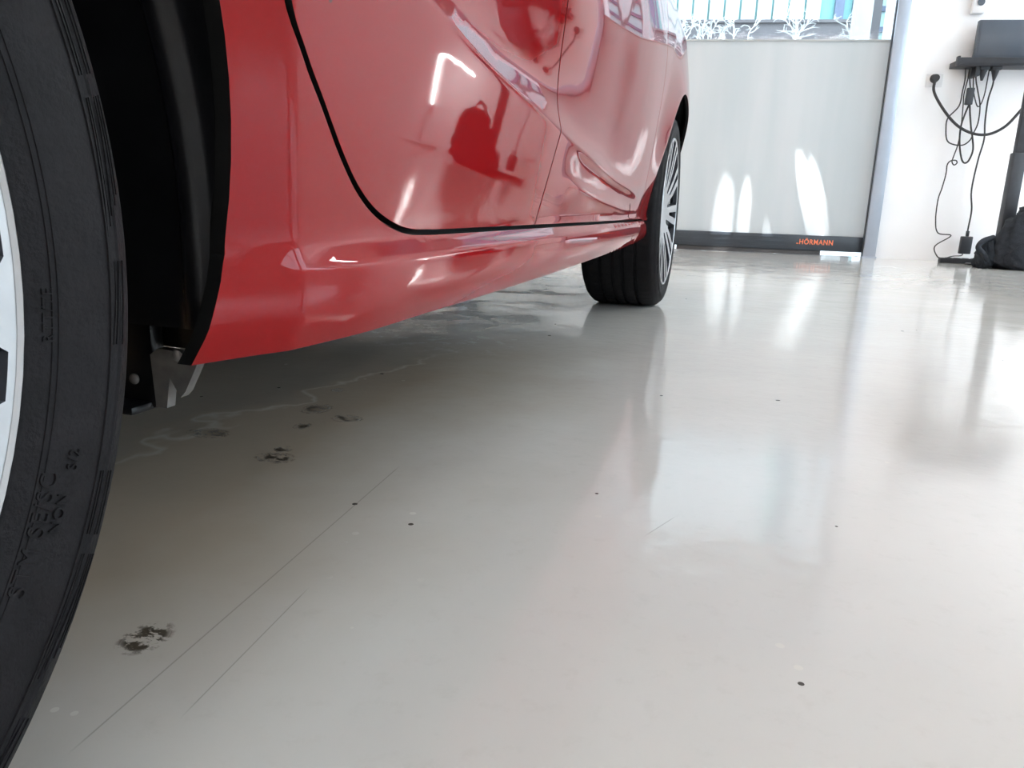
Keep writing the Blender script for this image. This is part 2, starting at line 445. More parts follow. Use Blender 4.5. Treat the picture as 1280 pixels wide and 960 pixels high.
# ceiling lamps
LAMPS = [(-4.4, 1.0), (-4.4, 3.4), (-4.4, 5.8), (-4.4, 8.2), (4.3, 1.0), (4.3, 3.4), (4.3, 5.8), (-2.3, 3.4), (2.7, 1.0), (-1.2, 9.4), (.3, 9.4), (1.8, 9.4)]
lamp0 = None
for i, (s, d) in enumerate(LAMPS):
    t = empty('ceiling_lamp', hall(s, d, CEIL))
    t.rotation_euler.z = ANG
    where = ('nearest the roller door', 'second from the roller door', 'third from the roller door', 'fourth from the roller door', 'nearest the back wall')[(1.0, 3.4, 5.8, 8.2, 9.4).index(d)]
    side = {-4.4: 'leftmost', -2.3: 'second', -1.2: 'third', 1.8: 'fourth', .3: 'middle', 2.7: 'fifth', 4.3: 'rightmost'}[s]
    tag(t, f'long white ceiling lamp in the {side} row, {where}', 'ceiling lamp', 'ceiling lamps of the hall')
    if lamp0 is None:
        bm = bmesh.new(); bm_box(bm, -.66, .66, -.15, .15, -.06, 0, 0.008)
        h_ = from_bm('housing', bm, M['white_plastic'], t, smooth=True, angle=.7)
        bm = bmesh.new(); bm_box(bm, -.63, .63, -.12, .12, -.068, -.058)
        df = from_bm('diffuser', bm, M['lamp'], t)
        lamp0 = (h_, df)
    else:
        for q in lamp0:
            c = q.copy(); c.parent = t; COL.objects.link(c)
            if s < -4 and q is lamp0[1]:
                c.data = c.data.copy(); c.data.materials[0] = M['lamp_warm']

# ------------------------------------------------------------------ roller door
door = empty('door_1', hall(0, 0, 0)); tag(door, kind='structure')
door.matrix_world = HALL.copy()
def dbox(name, s0, s1, d0, d1, z0, z1, mat, bevel=0.0, parent=None):
    bm = bmesh.new(); bm_box(bm, s0, s1, d0, d1, z0, z1, bevel)
    bmesh.ops.reverse_faces(bm, faces=bm.faces)
    return from_bm(name, bm, mat, parent or door, smooth=bevel > 0, angle=.7)

def sheet(name, s0, s1, z0, z1, d, mat, amp=0.004, th=0.004):
    bm = bmesh.new()
    ns, nz = 60, 40
    def dd(s, z):
        return d + amp * (math.sin(s * 5.3 + 0.7 * math.sin(z * 3)) * 0.6 + math.sin(s * 11 + 1.3) * 0.25 + math.sin(z * 4.1 + s) * 0.5)
    F = [[bm.verts.new((s0 + (s1 - s0) * i / ns, dd(s0 + (s1 - s0) * i / ns, z0 + (z1 - z0) * j / nz), z0 + (z1 - z0) * j / nz)) for i in range(ns + 1)] for j in range(nz + 1)]
    for j in range(nz):
        for i in range(ns):
            bm.faces.new((F[j][i], F[j][i + 1], F[j + 1][i + 1], F[j + 1][i]))
    return from_bm(name, bm, mat, door, smooth=True)
sheet('curtain', DOOR_L + .02, -.005, 0.14, 1.508, -0.03, M['curtain'])
sheet('vision_panel', DOOR_L + .02, -.005, 1.508, 2.45, -0.03, M['clear'], amp=0.002)
sheet('upper_curtain', DOOR_L + .02, -.005, 2.45, 2.80, -0.03, M['curtain'], amp=0.001)
dbox('weld_strip', DOOR_L + .02, -.005, -.030, -.020, 1.498, 1.512, M['curtain'])
dbox('bottom_bar', DOOR_L + .02, -.004, -.055, .004, 0.036, 0.147, M['bar'], bevel=0.006)
for zz in (0.062, 0.092, 0.122):
    dbox('bar_rib', DOOR_L + .02, -.56, .003, .007, zz, zz + .006, M['bar'])
dbox('bottom_seal', -1.36, -.30, -.045, -.010, 0.002, 0.038, M['plinth'], bevel=0.004)
dbox('bottom_seal', DOOR_L + .02, -1.44, -.045, -.010, 0.002, 0.038, M['plinth'], bevel=0.004)
r1 = dbox('guide_rail', -.010, .075, 0.0, .050, 0.0, 2.85, M['alu'], bevel=0.004)
dbox('guide_rail', DOOR_L - .075, DOOR_L + .01, 0.0, .05, 0.0, 2.85, M['alu'], bevel=0.004)
dbox('rail_lip', -.016, -.006, .004, .030, 0.0, 2.80, M['bar'])
dbox('rail_foot', -.014, .082, 0.0, .056, 0.0, 0.012, M['alu'])
dbox('roll_housing', DOOR_L - .1, .1, 0.002, .30, 2.80, 3.15, M['alu'], bevel=0.01)

def text_mesh(body, size, extrude=0.0006, shear=0.0, spacing=1.0, bold=0.0):
    cu = bpy.data.curves.new('txt', 'FONT')
    cu.body = body; cu.size = size; cu.extrude = extrude; cu.shear = shear; cu.space_character = spacing; cu.offset = bold
    o = bpy.data.objects.new('txt', cu); COL.objects.link(o)
    dg = bpy.context.evaluated_depsgraph_get()
    me = bpy.data.meshes.new_from_object(o.evaluated_get(dg))
    bpy.data.objects.remove(o); bpy.data.curves.remove(cu)
    me.materials.clear()
    return me

def door_text(name, body, s0, s1, z0, z1, mat, d=0.006, bold=0.0):
    me = text_mesh(body, 0.1, spacing=1.12, bold=0.002)
    co = np.array([v.co[:] for v in me.vertices])
    lo, hi = co.min(0), co.max(0)
    for v in me.vertices:
        v.co = Vector((s0 + (v.co.x - lo[0]) / (hi[0] - lo[0]) * (s1 - s0), d + v.co.z, z0 + (v.co.y - lo[1]) / (hi[1] - lo[1]) * (z1 - z0)))
    return link(name, me, mat, door)
door_text('lettering', 'HÖRMANN', -.462, -.222, 0.079, 0.126, M['orange'], bold=0.004)
dbox('lettering_mark', -.483, -.468, .004, .0065, 0.081, 0.089, M['orange'])

# ------------------------------------------------------------------ outside the door
tag(box('pavement', -30, 30, -40, -0.10, -0.12, -0.004, M['pave'], mtx=HALL), kind='structure')
def obox(name, s0, s1, d0, d1, z0, z1, mat, parent, bevel=0.0):
    return dbox(name, s0, s1, d0, d1, z0, z1, mat, bevel, parent)
bld = empty('building'); bld.matrix_world = HALL.copy()
tag(bld, 'pale warehouse with white vertical cladding boards across the yard, seen through the clear door strip', 'building')
BD = -8.0
obox('plinth', -12, 9, BD - .5, BD, -0.004, 3.33, M['plinth'], bld)
obox('backing', -12, 9, BD - .5, BD - .02, 3.33, 13, M['cladgap'], bld)
obox('ledge', -12, 9, BD - .02, BD + .05, 3.29, 3.335, M['plinth'], bld)
s = -9.0; k = 0
first = None
GAPS = ((-1.27, -1.01), (-0.76, -0.62))
while s < 5.0:
    w = 0.255
    if not any(a - w < s < b for a, b in ((1.13, 1.27), (1.39, 1.48))):
        if first is None:
            first = dbox('cladding_board', 0, w - .030, 0, .035, 3.335, 13.0, M['clad'], 0.006, bld)
            first.location = (s, BD - .02, 0)
        else:
            c = first.copy(); c.parent = bld; c.location = (s, BD - .02 + 0.006 * (k % 3), 0); COL.objects.link(c)
    s += w; k += 1
obox('dark_mullion', 1.13, 1.27, BD - .02, BD + .05, 3.335, 13, M['slate'], bld)
obox('dark_mullion', 1.40, 1.62, BD - .02, BD + .05, 3.335, 13, M['slate'], bld)

post = empty('post'); post.matrix_world = HALL.copy()
tag(post, 'white vertical post standing just outside the clear strip of the door', 'post')
dbox('shaft', .29, .445, -2.75, -2.55, 0, 3.4, M['clad'], 0.01, post)
dbox('foot_plate', .25, .485, -2.79, -2.51, 0, .02, M['alu'], 0.003, post)
win = empty('glazed_screen'); win.matrix_world = HALL.copy()
tag(win, 'narrow cyan glazed screen with dark bars outside at the right end of the door', 'screen')
dbox('frame_post', .535, .640, -3.10, -3.02, 0, 3.4, M['plinth'], 0, win)
for z0, z1 in ((0.02, 2.16), (2.20, 2.36), (2.40, 2.56), (2.60, 3.4)):
    dbox('pane', .640, 1.7, -3.08, -3.05, z0, z1, M['cyan'], 0, win)
for z in (2.16, 2.36, 2.56):
    dbox('bar', .640, 1.7, -3.10, -3.02, z, z + .05, M['slate'], 0, win)

def shrub(s, d, z0, h, w, seed, label):
    rnd = random.Random(seed)
    root = empty('shrub', hall(s, d, 0))
    root.rotation_euler.z = ANG
    tag(root, label, 'shrub', 'pale bare shrubs in the yard')
    bm = bmesh.new()
    def grow(p, dr, ln, r, lev):
        pts = [p]
        q = p.copy(); dd = dr.copy()
        for i in range(5):
            dd = (dd + Vector((rnd.gauss(0, .28), rnd.gauss(0, .1), rnd.gauss(0, .2)))).normalized()
            q = q + dd * ln / 5; pts.append(q.copy())
        bm_tube(bm, pts, [r * (1 - .12 * i) for i in range(6)], 4, False)
        if lev < 2:
            for i in range(6 if lev == 0 else 4):
                a = pts[rnd.randint(1, 5)]
                grow(a, (dd + Vector((rnd.gauss(0, .8), rnd.gauss(0, .2), rnd.gauss(.1, .5)))).normalized(), ln * .5, r * .7, lev + 1)
    for i in range(3 + int(w * 14)):
        x = rnd.uniform(-w, w)
        grow(Vector((x, 0, z0)), Vector((rnd.gauss(0, .3), 0, 1)).normalized(), h, .012, 0)
    o = from_bm('twigs', bm, M['twig'], root); o['kind'] = 'stuff'
    bm = bmesh.new()
    for i in (1,):
        bm_tube(bm, [Vector(((i - 1) * w * .5, 0, 0)), Vector(((i - 1) * w * .6, .02, z0 * .5)), Vector(((i - 1) * w * .8, 0, z0 + .1))], .025, 5)
    from_bm('stem', bm, M['twig'], root)
shrub(-1.40, -7.4, 2.92, .26, .26, 1, 'pale bare shrub leftmost in the clear strip, beside the car')
shrub(-.62, -7.4, 2.90, .28, .42, 2, 'widest pale bare shrub against the grey plinth, left of the strip middle')
shrub(.55, -7.4, 2.86, .42, .10, 3, 'narrow pale bare shrub left of the dark mullions')
shrub(.49, -3.35, 1.95, .36, .04, 4, 'pale bare shrub close behind the white post')

# ------------------------------------------------------------------ things along the wall
def tree_hall(o):
    o.matrix_world = HALL.copy()
    return o
sock = tree_hall(empty('wall_socket')); tag(sock, 'flush white wall socket with the thick black cable plugged in', 'socket')
dbox('cover_plate', .253, .361, 0, .010, 1.197, 1.283, M['white_plastic'], .003, sock)
dbox('inner_frame', .262, .352, .010, .0125, 1.206, 1.274, M['white_plastic'], .001, sock)

so2 = tree_hall(empty('wall_socket')); tag(so2, 'white surface mounted double socket high above the monitor', 'socket')
dbox('box', .466, .545, 0, .045, 1.665, 1.86, M['white_plastic'], .006, so2)
for zz in (1.735, 1.80):
    bm = bmesh.new()
    bmesh.ops.create_cone(bm, cap_ends=True, segments=24, radius1=.024, radius2=.021, depth=.006)
    bmesh.ops.transform(bm, matrix=Matrix.Translation((.513, .047, zz)) @ Matrix.Rotation(math.pi / 2, 4, 'X'), verts=bm.verts)
    from_bm('outlet', bm, M['screen'], so2, smooth=True, angle=.6)

shelf = tree_hall(empty('wall_shelf')); tag(shelf, 'narrow black wall shelf carrying the dark monitor, cables hanging below', 'shelf')
dbox('board', .392, 1.30, .0, .16, 1.315, 1.352, M['black'], .003, shelf)
dbox('front_lip', .392, 1.30, .15, .165, 1.325, 1.366, M['black'], .003, shelf)
dbox('bracket', .52, .55, .0, .13, 1.255, 1.316, M['black'], .002, shelf)
dbox('bracket', 1.15, 1.18, .0, .13, 1.255, 1.316, M['black'], .002, shelf)
dbox('end_cap', .388, .402, .12, .166, 1.315, 1.376, M['black'], .003, shelf)

mon = tree_hall(empty('monitor')); tag(mon, 'flat dark grey monitor, switched off, standing on the black wall shelf', 'monitor')
dbox('casing', .505, 1.16, .06, .105, 1.362, 1.612, M['screen'], .006, mon)
dbox('screen', .520, 1.145, .104, .108, 1.385, 1.600, M['screen'], .001, mon)
dbox('foot', .70, .95, .03, .14, 1.352, 1.364, M['black'], .002, mon)

def hcable(name, label, pts, r, parts=None):
    t = tree_hall(empty(name)); tag(t, label, 'cable')
    bm = bmesh.new(); bm_tube(bm, smooth_path(pts, 6), r, 8)
    bmesh.ops.recalc_face_normals(bm, faces=bm.faces)
    bmesh.ops.reverse_faces(bm, faces=bm.faces)
    from_bm('cord', bm, M['cable'], t, smooth=True)
    return t
t = hcable('power_cable', 'thick black cable looping from the flush wall socket to the right', [(0.302, 0.035, 1.24), (0.304, 0.05, 1.158), (0.362, 0.13, 1.028), (0.455, 0.155, 0.928), (0.560, 0.165, 0.878), (0.660, 0.165, 0.877), (0.752, 0.16, 0.928), (0.822, 0.15, 1.014), (0.885, 0.14, 1.118), (.95, .10, 1.25), (.98, .08, 1.316)], .0095)
bm = bmesh.new()
bmesh.ops.create_cone(bm, cap_ends=True, segments=24, radius1=.030, radius2=.024, depth=.038)
bmesh.ops.transform(bm, matrix=Matrix.Translation((.303, .032, 1.252)) @ Matrix.Rotation(-math.pi / 2, 4, 'X'), verts=bm.verts)
from_bm('plug', bm, M['cable'], t, smooth=True, angle=.7)

hcable('thin_cable', 'thin black cable in a wide loop below the left end of the shelf', [(0.468, 0.09, 1.31), (0.476, 0.09, 1.233), (0.472, 0.09, 1.156), (0.465, 0.09, 1.064), (0.407, 0.09, 0.985), (0.404, 0.09, 0.919), (0.423, 0.09, 0.839), (0.467, 0.09, 0.811), (0.532, 0.09, 0.808), (0.572, 0.09, 0.842), (0.584, 0.09, 0.882), (0.604, 0.09, 0.955), (0.599, 0.09, 1.066), (0.571, 0.09, 1.157), (0.546, 0.09, 1.234), (0.535, 0.09, 1.31)], .0045)
br = tree_hall(empty('power_adapter')); tag(br, 'black power adapter hanging in the loops below the shelf, its cord forming a long loop', 'adapter')
dbox('brick', .492, .538, .095, .125, 1.070, 1.180, M['black'], .005, br)
for nm, pts, rr in (('lower_cord', [(0.521, 0.11, 1.072), (0.505, 0.11, 1.011), (0.492, 0.11, 0.932), (0.496, 0.11, 0.852), (0.511, 0.11, 0.773), (0.534, 0.11, 0.707), (0.557, 0.11, 0.687), (0.58, 0.11, 0.708), (0.594, 0.11, 0.775), (0.578, 0.11, 0.854), (0.558, 0.11, 0.92), (0.537, 0.11, 1.011), (0.525, 0.11, 1.072)], .006), ('upper_cord', [(0.498, 0.11, 1.31), (0.496, 0.11, 1.25), (0.512, 0.11, 1.178)], .0045)):
    bm = bmesh.new(); bm_tube(bm, smooth_path(pts, 6), rr, 8); bmesh.ops.recalc_face_normals(bm, faces=bm.faces); bmesh.ops.reverse_faces(bm, faces=bm.faces)
    from_bm(nm, bm, M['cable'], br, smooth=True)
hcable('thin_cable', 'thin kinked black cable with a small curl, running down to the power strip', [(0.509, 0.07, 1.31), (0.492, 0.07, 1.159), (0.498, 0.07, 1.067), (0.508, 0.07, 0.922), (0.506, 0.07, 0.816), (0.488, 0.07, 0.721), (0.486, 0.07, 0.694), (0.502, 0.07, 0.674), (0.519, 0.07, 0.688), (0.507, 0.075, 0.705), (0.472, 0.08, 0.7), (0.456, 0.075, 0.673), (0.459, 0.07, 0.612), (0.448, 0.07, 0.515), (0.434, 0.07, 0.432), (0.44, 0.07, 0.292), (0.47, 0.07, 0.202), (0.556, 0.08, 0.187), (0.447, 0.12, 0.111), (0.45, 0.18, 0.044), (0.478, 0.2, 0.030)], .0042)
t = hcable('power_adapter', 'black power adapter hanging low over the power strip on a straight cord', [(0.668, 0.05, 1.31), (0.672, 0.05, 1.215), (0.658, 0.05, 1.111), (0.663, 0.05, 0.967), (0.676, 0.05, 0.848), (0.66, 0.05, 0.713), (0.651, 0.05, 0.508), (0.674, 0.05, 0.371), (0.672, 0.05, 0.245), (0.669, 0.06, 0.19)], .0055)
t['category'] = 'adapter'
dbox('brick', .630, .706, .045, .08, .062, .186, M['black'], .006, t)
dbox('strain_relief', .660, .680, .050, .070, .186, .225, M['black'], .004, t)
bm = bmesh.new(); bm_tube(bm, smooth_path([(0.655, 0.08, 0.064), (0.629, 0.12, 0.051), (0.56, 0.17, 0.048), (0.51, 0.2, 0.036)], 6), .004, 8); bmesh.ops.recalc_face_normals(bm, faces=bm.faces); bmesh.ops.reverse_faces(bm, faces=bm.faces)
from_bm('mains_cord', bm, M['cable'], t, smooth=True)
hcable('thin_cable', 'short thin black cable sagging between the two hanging plugs and the shelf', [(.520, .10, 1.31), (.53, .10, 1.20), (.552, .10, 1.12), (.585, .10, 1.06), (.61, .10, 1.13), (.615, .10, 1.31)], .004)
for s0, lb in ((.574, 'left of the two black plugs hanging under the shelf'), (.650, 'right of the two black plugs hanging under the shelf')):
    t = tree_hall(empty('hanging_plug')); tag(t, lb, 'plug', 'plugs under the wall shelf')
    bm = bmesh.new()
    bmesh.ops.create_cone(bm, cap_ends=True, segments=16, radius1=.007, radius2=.026, depth=.07)
    bmesh.ops.transform(bm, matrix=Matrix.Translation((s0, .11, 1.262)), verts=bm.verts)
    from_bm('body', bm, M['black'], t, smooth=True, angle=.7)
    dbox('socket_block', s0 - .03, s0 + .03, .08, .14, 1.292, 1.316, M['black'], .004, t)

ps = tree_hall(empty('power_strip')); tag(ps, 'black multi socket power strip lying on the floor by the wall', 'power strip')
dbox('case', .462, .80, .17, .225, 0.0, .036, M['black'], .006, ps)
for i in range(5):
    bm = bmesh.new()
    bmesh.ops.create_cone(bm, cap_ends=True, segments=20, radius1=.021, radius2=.021, depth=.004)
    bmesh.ops.transform(bm, matrix=Matrix.Translation((.52 + i * .056, .198, .0365)), verts=bm.verts)
    from_bm('outlet', bm, M['bar'], ps, smooth=True, angle=.6)
t = hcable('mains_cable', 'black mains lead lying on the floor from the power strip toward the backpack', [(.812, .20, .018), (.815, .24, .009), (.70, .245, .008), (.61, .29, .008), (.59, .37, .008), (.63, .43, .008)], .0065)
t['category'] = 'cable'

st = tree_hall(empty('support_stand')); tag(st, 'black telescopic stand post behind the backpack', 'stand')
dbox('lower_sleeve', .752, .832, .31, .38, .03, .745, M['black'], .006, st)
dbox('upper_post', .762, .836, .32, .37, .74, 1.50, M['black'], .006, st)
dbox('base_plate', .67, 1.00, .26, .41, 0, .03, M['black'], .006, st)

# bent lit tube added beside the shelf to make the glint in the rear door
wl = tree_hall(empty('glint_lamp')); tag(wl, 'bent white lit tube on a small stand right of the wall shelf, added for the rear door glint', 'lamp')
def htube(name, pts, r, m, parent):
    bm = bmesh.new(); bm_tube(bm, smooth_path(pts, 5), r, 10); bmesh.ops.recalc_face_normals(bm, faces=bm.faces); bmesh.ops.reverse_faces(bm, faces=bm.faces)
    return from_bm(name, bm, m, parent, smooth=True, angle=.9)
htube('lit_tube', [(1.625, .25, .34), (1.645, .25, .53), (1.662, .25, .68), (1.655, .25, .735), (1.60, .25, .742), (1.50, .25, .72), (1.27, .25, .66)], .011, M['lamp'], wl)
htube('post', [(1.70, .22, .02), (1.70, .22, .40), (1.69, .22, .70), (1.68, .235, .73)], .012, M['white_plastic'], wl)
htube('tube_socket', [(1.623, .25, .26), (1.625, .25, .345)], .016, M['white_plastic'], wl)
htube('lower_arm', [(1.70, .22, .28), (1.66, .235, .27), (1.623, .25, .28)], .009, M['white_plastic'], wl)
dbox('base', 1.56, 1.84, .12, .36, 0, .025, M['white_plastic'], .006, wl)

# backpack
bp = tree_hall(empty('backpack')); tag(bp, 'slumped black fabric backpack on the floor against the stand', 'backpack')
def blob(name, c, r, p, mat, parent, seed=0, amp=.02, lean=0.0, sag=0.0, sub=(40, 28)):
    rnd = random.Random(seed)
    ph = [(rnd.uniform(4, 16), rnd.uniform(4, 16), rnd.uniform(4, 16), rnd.uniform(0, 6)) for _ in range(7)]
    bm = bmesh.new()
    nu, nv = sub
    def se(a, e): return math.copysign(abs(a) ** e, a)
    rows = []
    for j in range(nv + 1):
        v = -math.pi / 2 + math.pi * j / nv
        row = []
        for i in range(nu):
            u = 2 * math.pi * i / nu
            x = se(math.cos(v), p) * se(math.cos(u), p); y = se(math.cos(v), p) * se(math.sin(u), p); z = se(math.sin(v), p)
            n = sum(math.sin(a * x + b * y + cc * z + d) for a, b, cc, d in ph) / 7
            f = 1 + amp / max(r) * n * 3
            zz = (z + 1) / 2
            w = 1 - sag * zz ** 1.6
            row.append(bm.verts.new((c[0] + r[0] * x * f * w + lean * zz * r[2] * 2, c[1] + r[1] * y * f * w, max(0.0, c[2] + r[2] * z * f))))
        rows.append(row)
    for j in range(nv):
        for i in range(nu):
            try: bm.faces.new((rows[j][i], rows[j + 1][i], rows[j + 1][(i + 1) % nu], rows[j][(i + 1) % nu]))
            except ValueError: pass
    bmesh.ops.remove_doubles(bm, verts=bm.verts, dist=1e-5)
    bmesh.ops.recalc_face_normals(bm, faces=bm.faces)
    bmesh.ops.reverse_faces(bm, faces=bm.faces)
    return from_bm(name, bm, mat, parent, smooth=True)
blob('body', (.84, .60, .20), (.27, .135, .20), .62, M['bag'], bp, 3, .020, .20, .42)
blob('front_pocket', (.86, .68, .11), (.20, .055, .105), .6, M['bag'], bp, 5, .012, .05, .15)
blob('side_pocket', (.59, .60, .09), (.055, .08, .09), .7, M['bag'], bp, 6, .010, .1, .2)
blob('lid_flap', (.94, .55, .385), (.17, .12, .05), .8, M['bag'], bp, 8, .012, .0, .3)
for nm, pts, rr in (('shoulder_strap', [(.62, .62, .20), (.545, .66, .175), (.515, .68, .135), (.545, .69, .10), (.59, .66, .05)], .017), ('carry_handle', [(.85, .56, .425), (.88, .56, .475), (.96, .56, .478), (1.0, .56, .425)], .012), ('zip_line', [(.68, .735, .10), (.74, .742, .17), (.86, .742, .195), (.98, .742, .17), (1.04, .735, .10)], .004)):
    bm = bmesh.new(); bm_tube(bm, smooth_path(pts, 6), rr, 8); bmesh.ops.recalc_face_normals(bm, faces=bm.faces); bmesh.ops.reverse_faces(bm, faces=bm.faces)
    from_bm(nm, bm, M['bag'], bp, smooth=True)

# ------------------------------------------------------------------ the car
HUB_R = (-0.0107, 0.3076)      # near (rear) axle: y, z
HUB_F = (2.6230, 0.3076)       # far (front) axle
CX = -1.140                    # centre line
car = empty('car', (CX, 1.3, 0.0))
tag(car, 'glossy red hatchback parked on the left of the grey floor, seen along its flank', 'car')
def cpart(name, bm_or_me, mat, parent=None, **kw):
    if isinstance(bm_or_me, bmesh.types.BMesh):
        o = from_bm(name, bm_or_me, mat, None, **kw)
    else:
        o = link(name, bm_or_me, mat)
    p = parent or car
    o.parent = p
    o.matrix_parent_inverse = Matrix.Translation((-CX, -1.3, 0.0)) if p is car else Matrix.Identity(4)
    return o

# ---- flank surface x(y, z): integrated from slope profiles, tabulated
YS = np.arange(-1.0, 3.75, 0.005)
ZS = np.arange(0.200, 1.0, 0.002)
def curve(pts, sig=7):
    sig = sig * 2
    y, v = zip(*pts)
    t = np.interp(YS, y, v)
    k = np.exp(-0.5 * (np.arange(-3 * sig, 3 * sig + 1) / sig) ** 2); k /= k.sum()
    return np.convolve(np.pad(t, 3 * sig, mode='edge'), k, 'valid')
ZC = curve([(-1, .55), (.2, .54), (.45, .492), (.565, .473), (.70, .450), (.92, .430), (1.12, .410), (1.52, .377), (2.0, .352), (4, .33)], 4)
XC = curve([(-1, -.25), (.2, -.238), (.45, -.241), (.75, -.243), (1.0, -.2455), (1.3, -.254), (1.7, -.268), (2.1, -.282), (2.4, -.289), (4, -.295)])
WCR = curve([(-1, .3), (.25, .6), (.5, 1), (1.45, 1), (1.8, .25), (2.0, 0), (4, 0)], 5)      # strength of the flank crease
LED = curve([(-1, 0), (.395, 0), (.50, 1), (2.0, 1), (2.25, .6), (4, .6)], 2)                # sill shoulder
SCO = curve([(-1, 0), (1.09, 0), (1.16, 1), (1.75, 1), (1.98, 0), (4, 0)], 3)                 # scoop low on the front door
ZR = curve([(-1, .37), (1.1, .360), (1.4, .337), (1.7, .322), (2.0, .318), (4, .318)], 3)    # its lower ridge
TAB = np.zeros((len(YS), len(ZS)))
for i, y in enumerate(YS):
    zc, w, led, sco, zr = ZC[i], WCR[i], LED[i], SCO[i], ZR[i]
    f = max(0.0, min(1.0, (y - 1.6) / .4))                       # toward the front wing
    kn = []
    kn += [(.200, .60), (.236, .55), (.250, .38), (.262, .05), (.2868, -.02)]
    kn += [(.2880, -.95 * led), (.300, -.95 * led + .12 * (1 - led)), (.3025, -.2 * led), (.305, .145)]
    low_a, low_b = .145, .145
    if sco > .01:
        kn += [(zr - .012, .145 * (1 - sco) + .30 * sco), (zr - .002, .145 * (1 - sco) + .22 * sco), (zr + .002, .145 * (1 - sco) - .30 * sco), (zr + .020, .145 * (1 - sco) - .12 * sco), ((zr + zc) / 2, .145 * (1 - sco) + .12 * sco), (zc - .016, .145 * (1 - sco) + .22 * sco), (zc - .003, .145 * (1 - sco) + .55 * sco)]
    else:
        kn += [(zc - .003, low_b)]
    hi = .15
    kn += [(zc + .003, low_b * (1 - w) - .236 * w), (zc + .020, .14 * (1 - w) - .215 * w), (zc + .046, .13 * (1 - w)), (zc + .095, hi * (1 - .15 * f)), (max(.585, zc + .11), .14 * (1 - f) + .11 * f), (.655, 0.02 + .04 * f), (.75, -.07), (.86, -.16), (1.02, -.45)]
    kn.sort(key=lambda t: t[0])
    zz, ss = zip(*kn)
    sl = np.interp(ZS, zz, ss)
    xs = np.concatenate([[0], np.cumsum((sl[1:] + sl[:-1]) / 2 * 0.002)])
    TAB[i] = xs - np.interp(zc, ZS, xs) + XC[i]
YY, ZZ = np.meshgrid(YS, ZS, indexing='ij')
def sstep(t): 
    t = np.clip(t, 0, 1); return t * t * (3 - 2 * t)
# flare beside the near wheel arch (turns in toward the arch), vertical low down and round higher up
rr = np.sqrt((YY - HUB_R[0]) ** 2 + np.maximum(0, ZZ - .43) ** 2)
TAB -= np.maximum(0, .4307 - .2 * np.clip(ZZ - .307, 0, .14) - rr) * .35 * (YY > -.45) * np.clip((0.95 - ZZ) / .2, 0, 1)
# flared lip of the far wheel arch
rr = np.sqrt((YY - HUB_F[0]) ** 2 + (ZZ - HUB_F[1]) ** 2)
TAB += .015 * np.clip((.56 - rr) / .19, 0, 1) ** 1.6 * sstep((ZZ - .33) / .22)
# ends of the car turn in
TAB -= np.maximum(0, YY - 2.78) ** 2 * .75
TAB -= np.maximum(0, -.42 - YY) ** 2 * .9
def gsm(a, sig, ax):
    n = int(3 * sig) + 1
    k = np.exp(-0.5 * (np.arange(-n, n + 1) / sig) ** 2); k /= k.sum()
    pad = [(0, 0), (0, 0)]; pad[ax] = (n, n)
    p = np.pad(a, pad, mode='edge')
    return np.apply_along_axis(lambda v: np.convolve(v, k, 'valid'), ax, p)
TAB = gsm(TAB, .7, 1)
DY = np.gradient(TAB, 0.005, axis=0); DZ = np.gradient(TAB, 0.002, axis=1)
def bil(T, y, z):
    fy = np.clip((np.asarray(y) - YS[0]) / .005, 0, len(YS) - 1.001); fz = np.clip((np.asarray(z) - ZS[0]) / .002, 0, len(ZS) - 1.001)
    i = fy.astype(int); j = fz.astype(int); a = fy - i; b = fz - j
    return T[i, j] * (1 - a) * (1 - b) + T[i + 1, j] * a * (1 - b) + T[i, j + 1] * (1 - a) * b + T[i + 1, j + 1] * a * b
def flank(y, z): return bil(TAB, y, z)

def resample(poly, ds, sharp=()):
    out = []
    n = len(poly)
    for i in range(n):
        a = np.array(poly[i]); b = np.array(poly[(i + 1) % n])
        k = max(1, int(round(np.linalg.norm(b - a) / ds)))
        for j in range(k):
            out.append(a + (b - a) * j / k)
    return np.array(out)

def inside(P, poly):
    x, y = P[:, 0], P[:, 1]
    r = np.zeros(len(P), bool)
    n = len(poly)
    for i in range(n):
        x0, y0 = poly[i]; x1, y1 = poly[(i + 1) % n]
        c = ((y0 > y) != (y1 > y))
        with np.errstate(divide='ignore', invalid='ignore'):
            r ^= c & (x < (x1 - x0) * (y - y0) / (y1 - y0 + 1e-15) + x0)
    return r

def rows_points(y0, y1):
    """Interior sample rows that follow the creases."""
    pts = []
    y = y0
    while y < y1:
        i = int(round((y - YS[0]) / .005)); i = max(0, min(len(YS) - 1, i))
        zc, zr, sco = ZC[i], ZR[i], SCO[i]
        zs = set(np.round(np.arange(.208, .94, .012), 4))
        special = [zc - .009, zc - .005, zc - .0025, zc, zc + .0025, zc + .005, zc + .009, .2845, .2875, .291, .295, .299, .2405, .2435, .247, .2515]
        if sco > .02: special += [zr - .009, zr - .005, zr - .002, zr, zr + .002, zr + .005, zr + .009, zc - .013]
        special.sort()
        keep = [z for z in zs if min(abs(z - s_) for s_ in special) > .004]
        last = -1
        for z in sorted(keep + special):
            if z - last > .0016:
                pts.append((y, z)); last = z
        y += .012 if y < .375 else .005 if y < .425 else .010 if y < 1.0 else .016
    return np.array(pts)

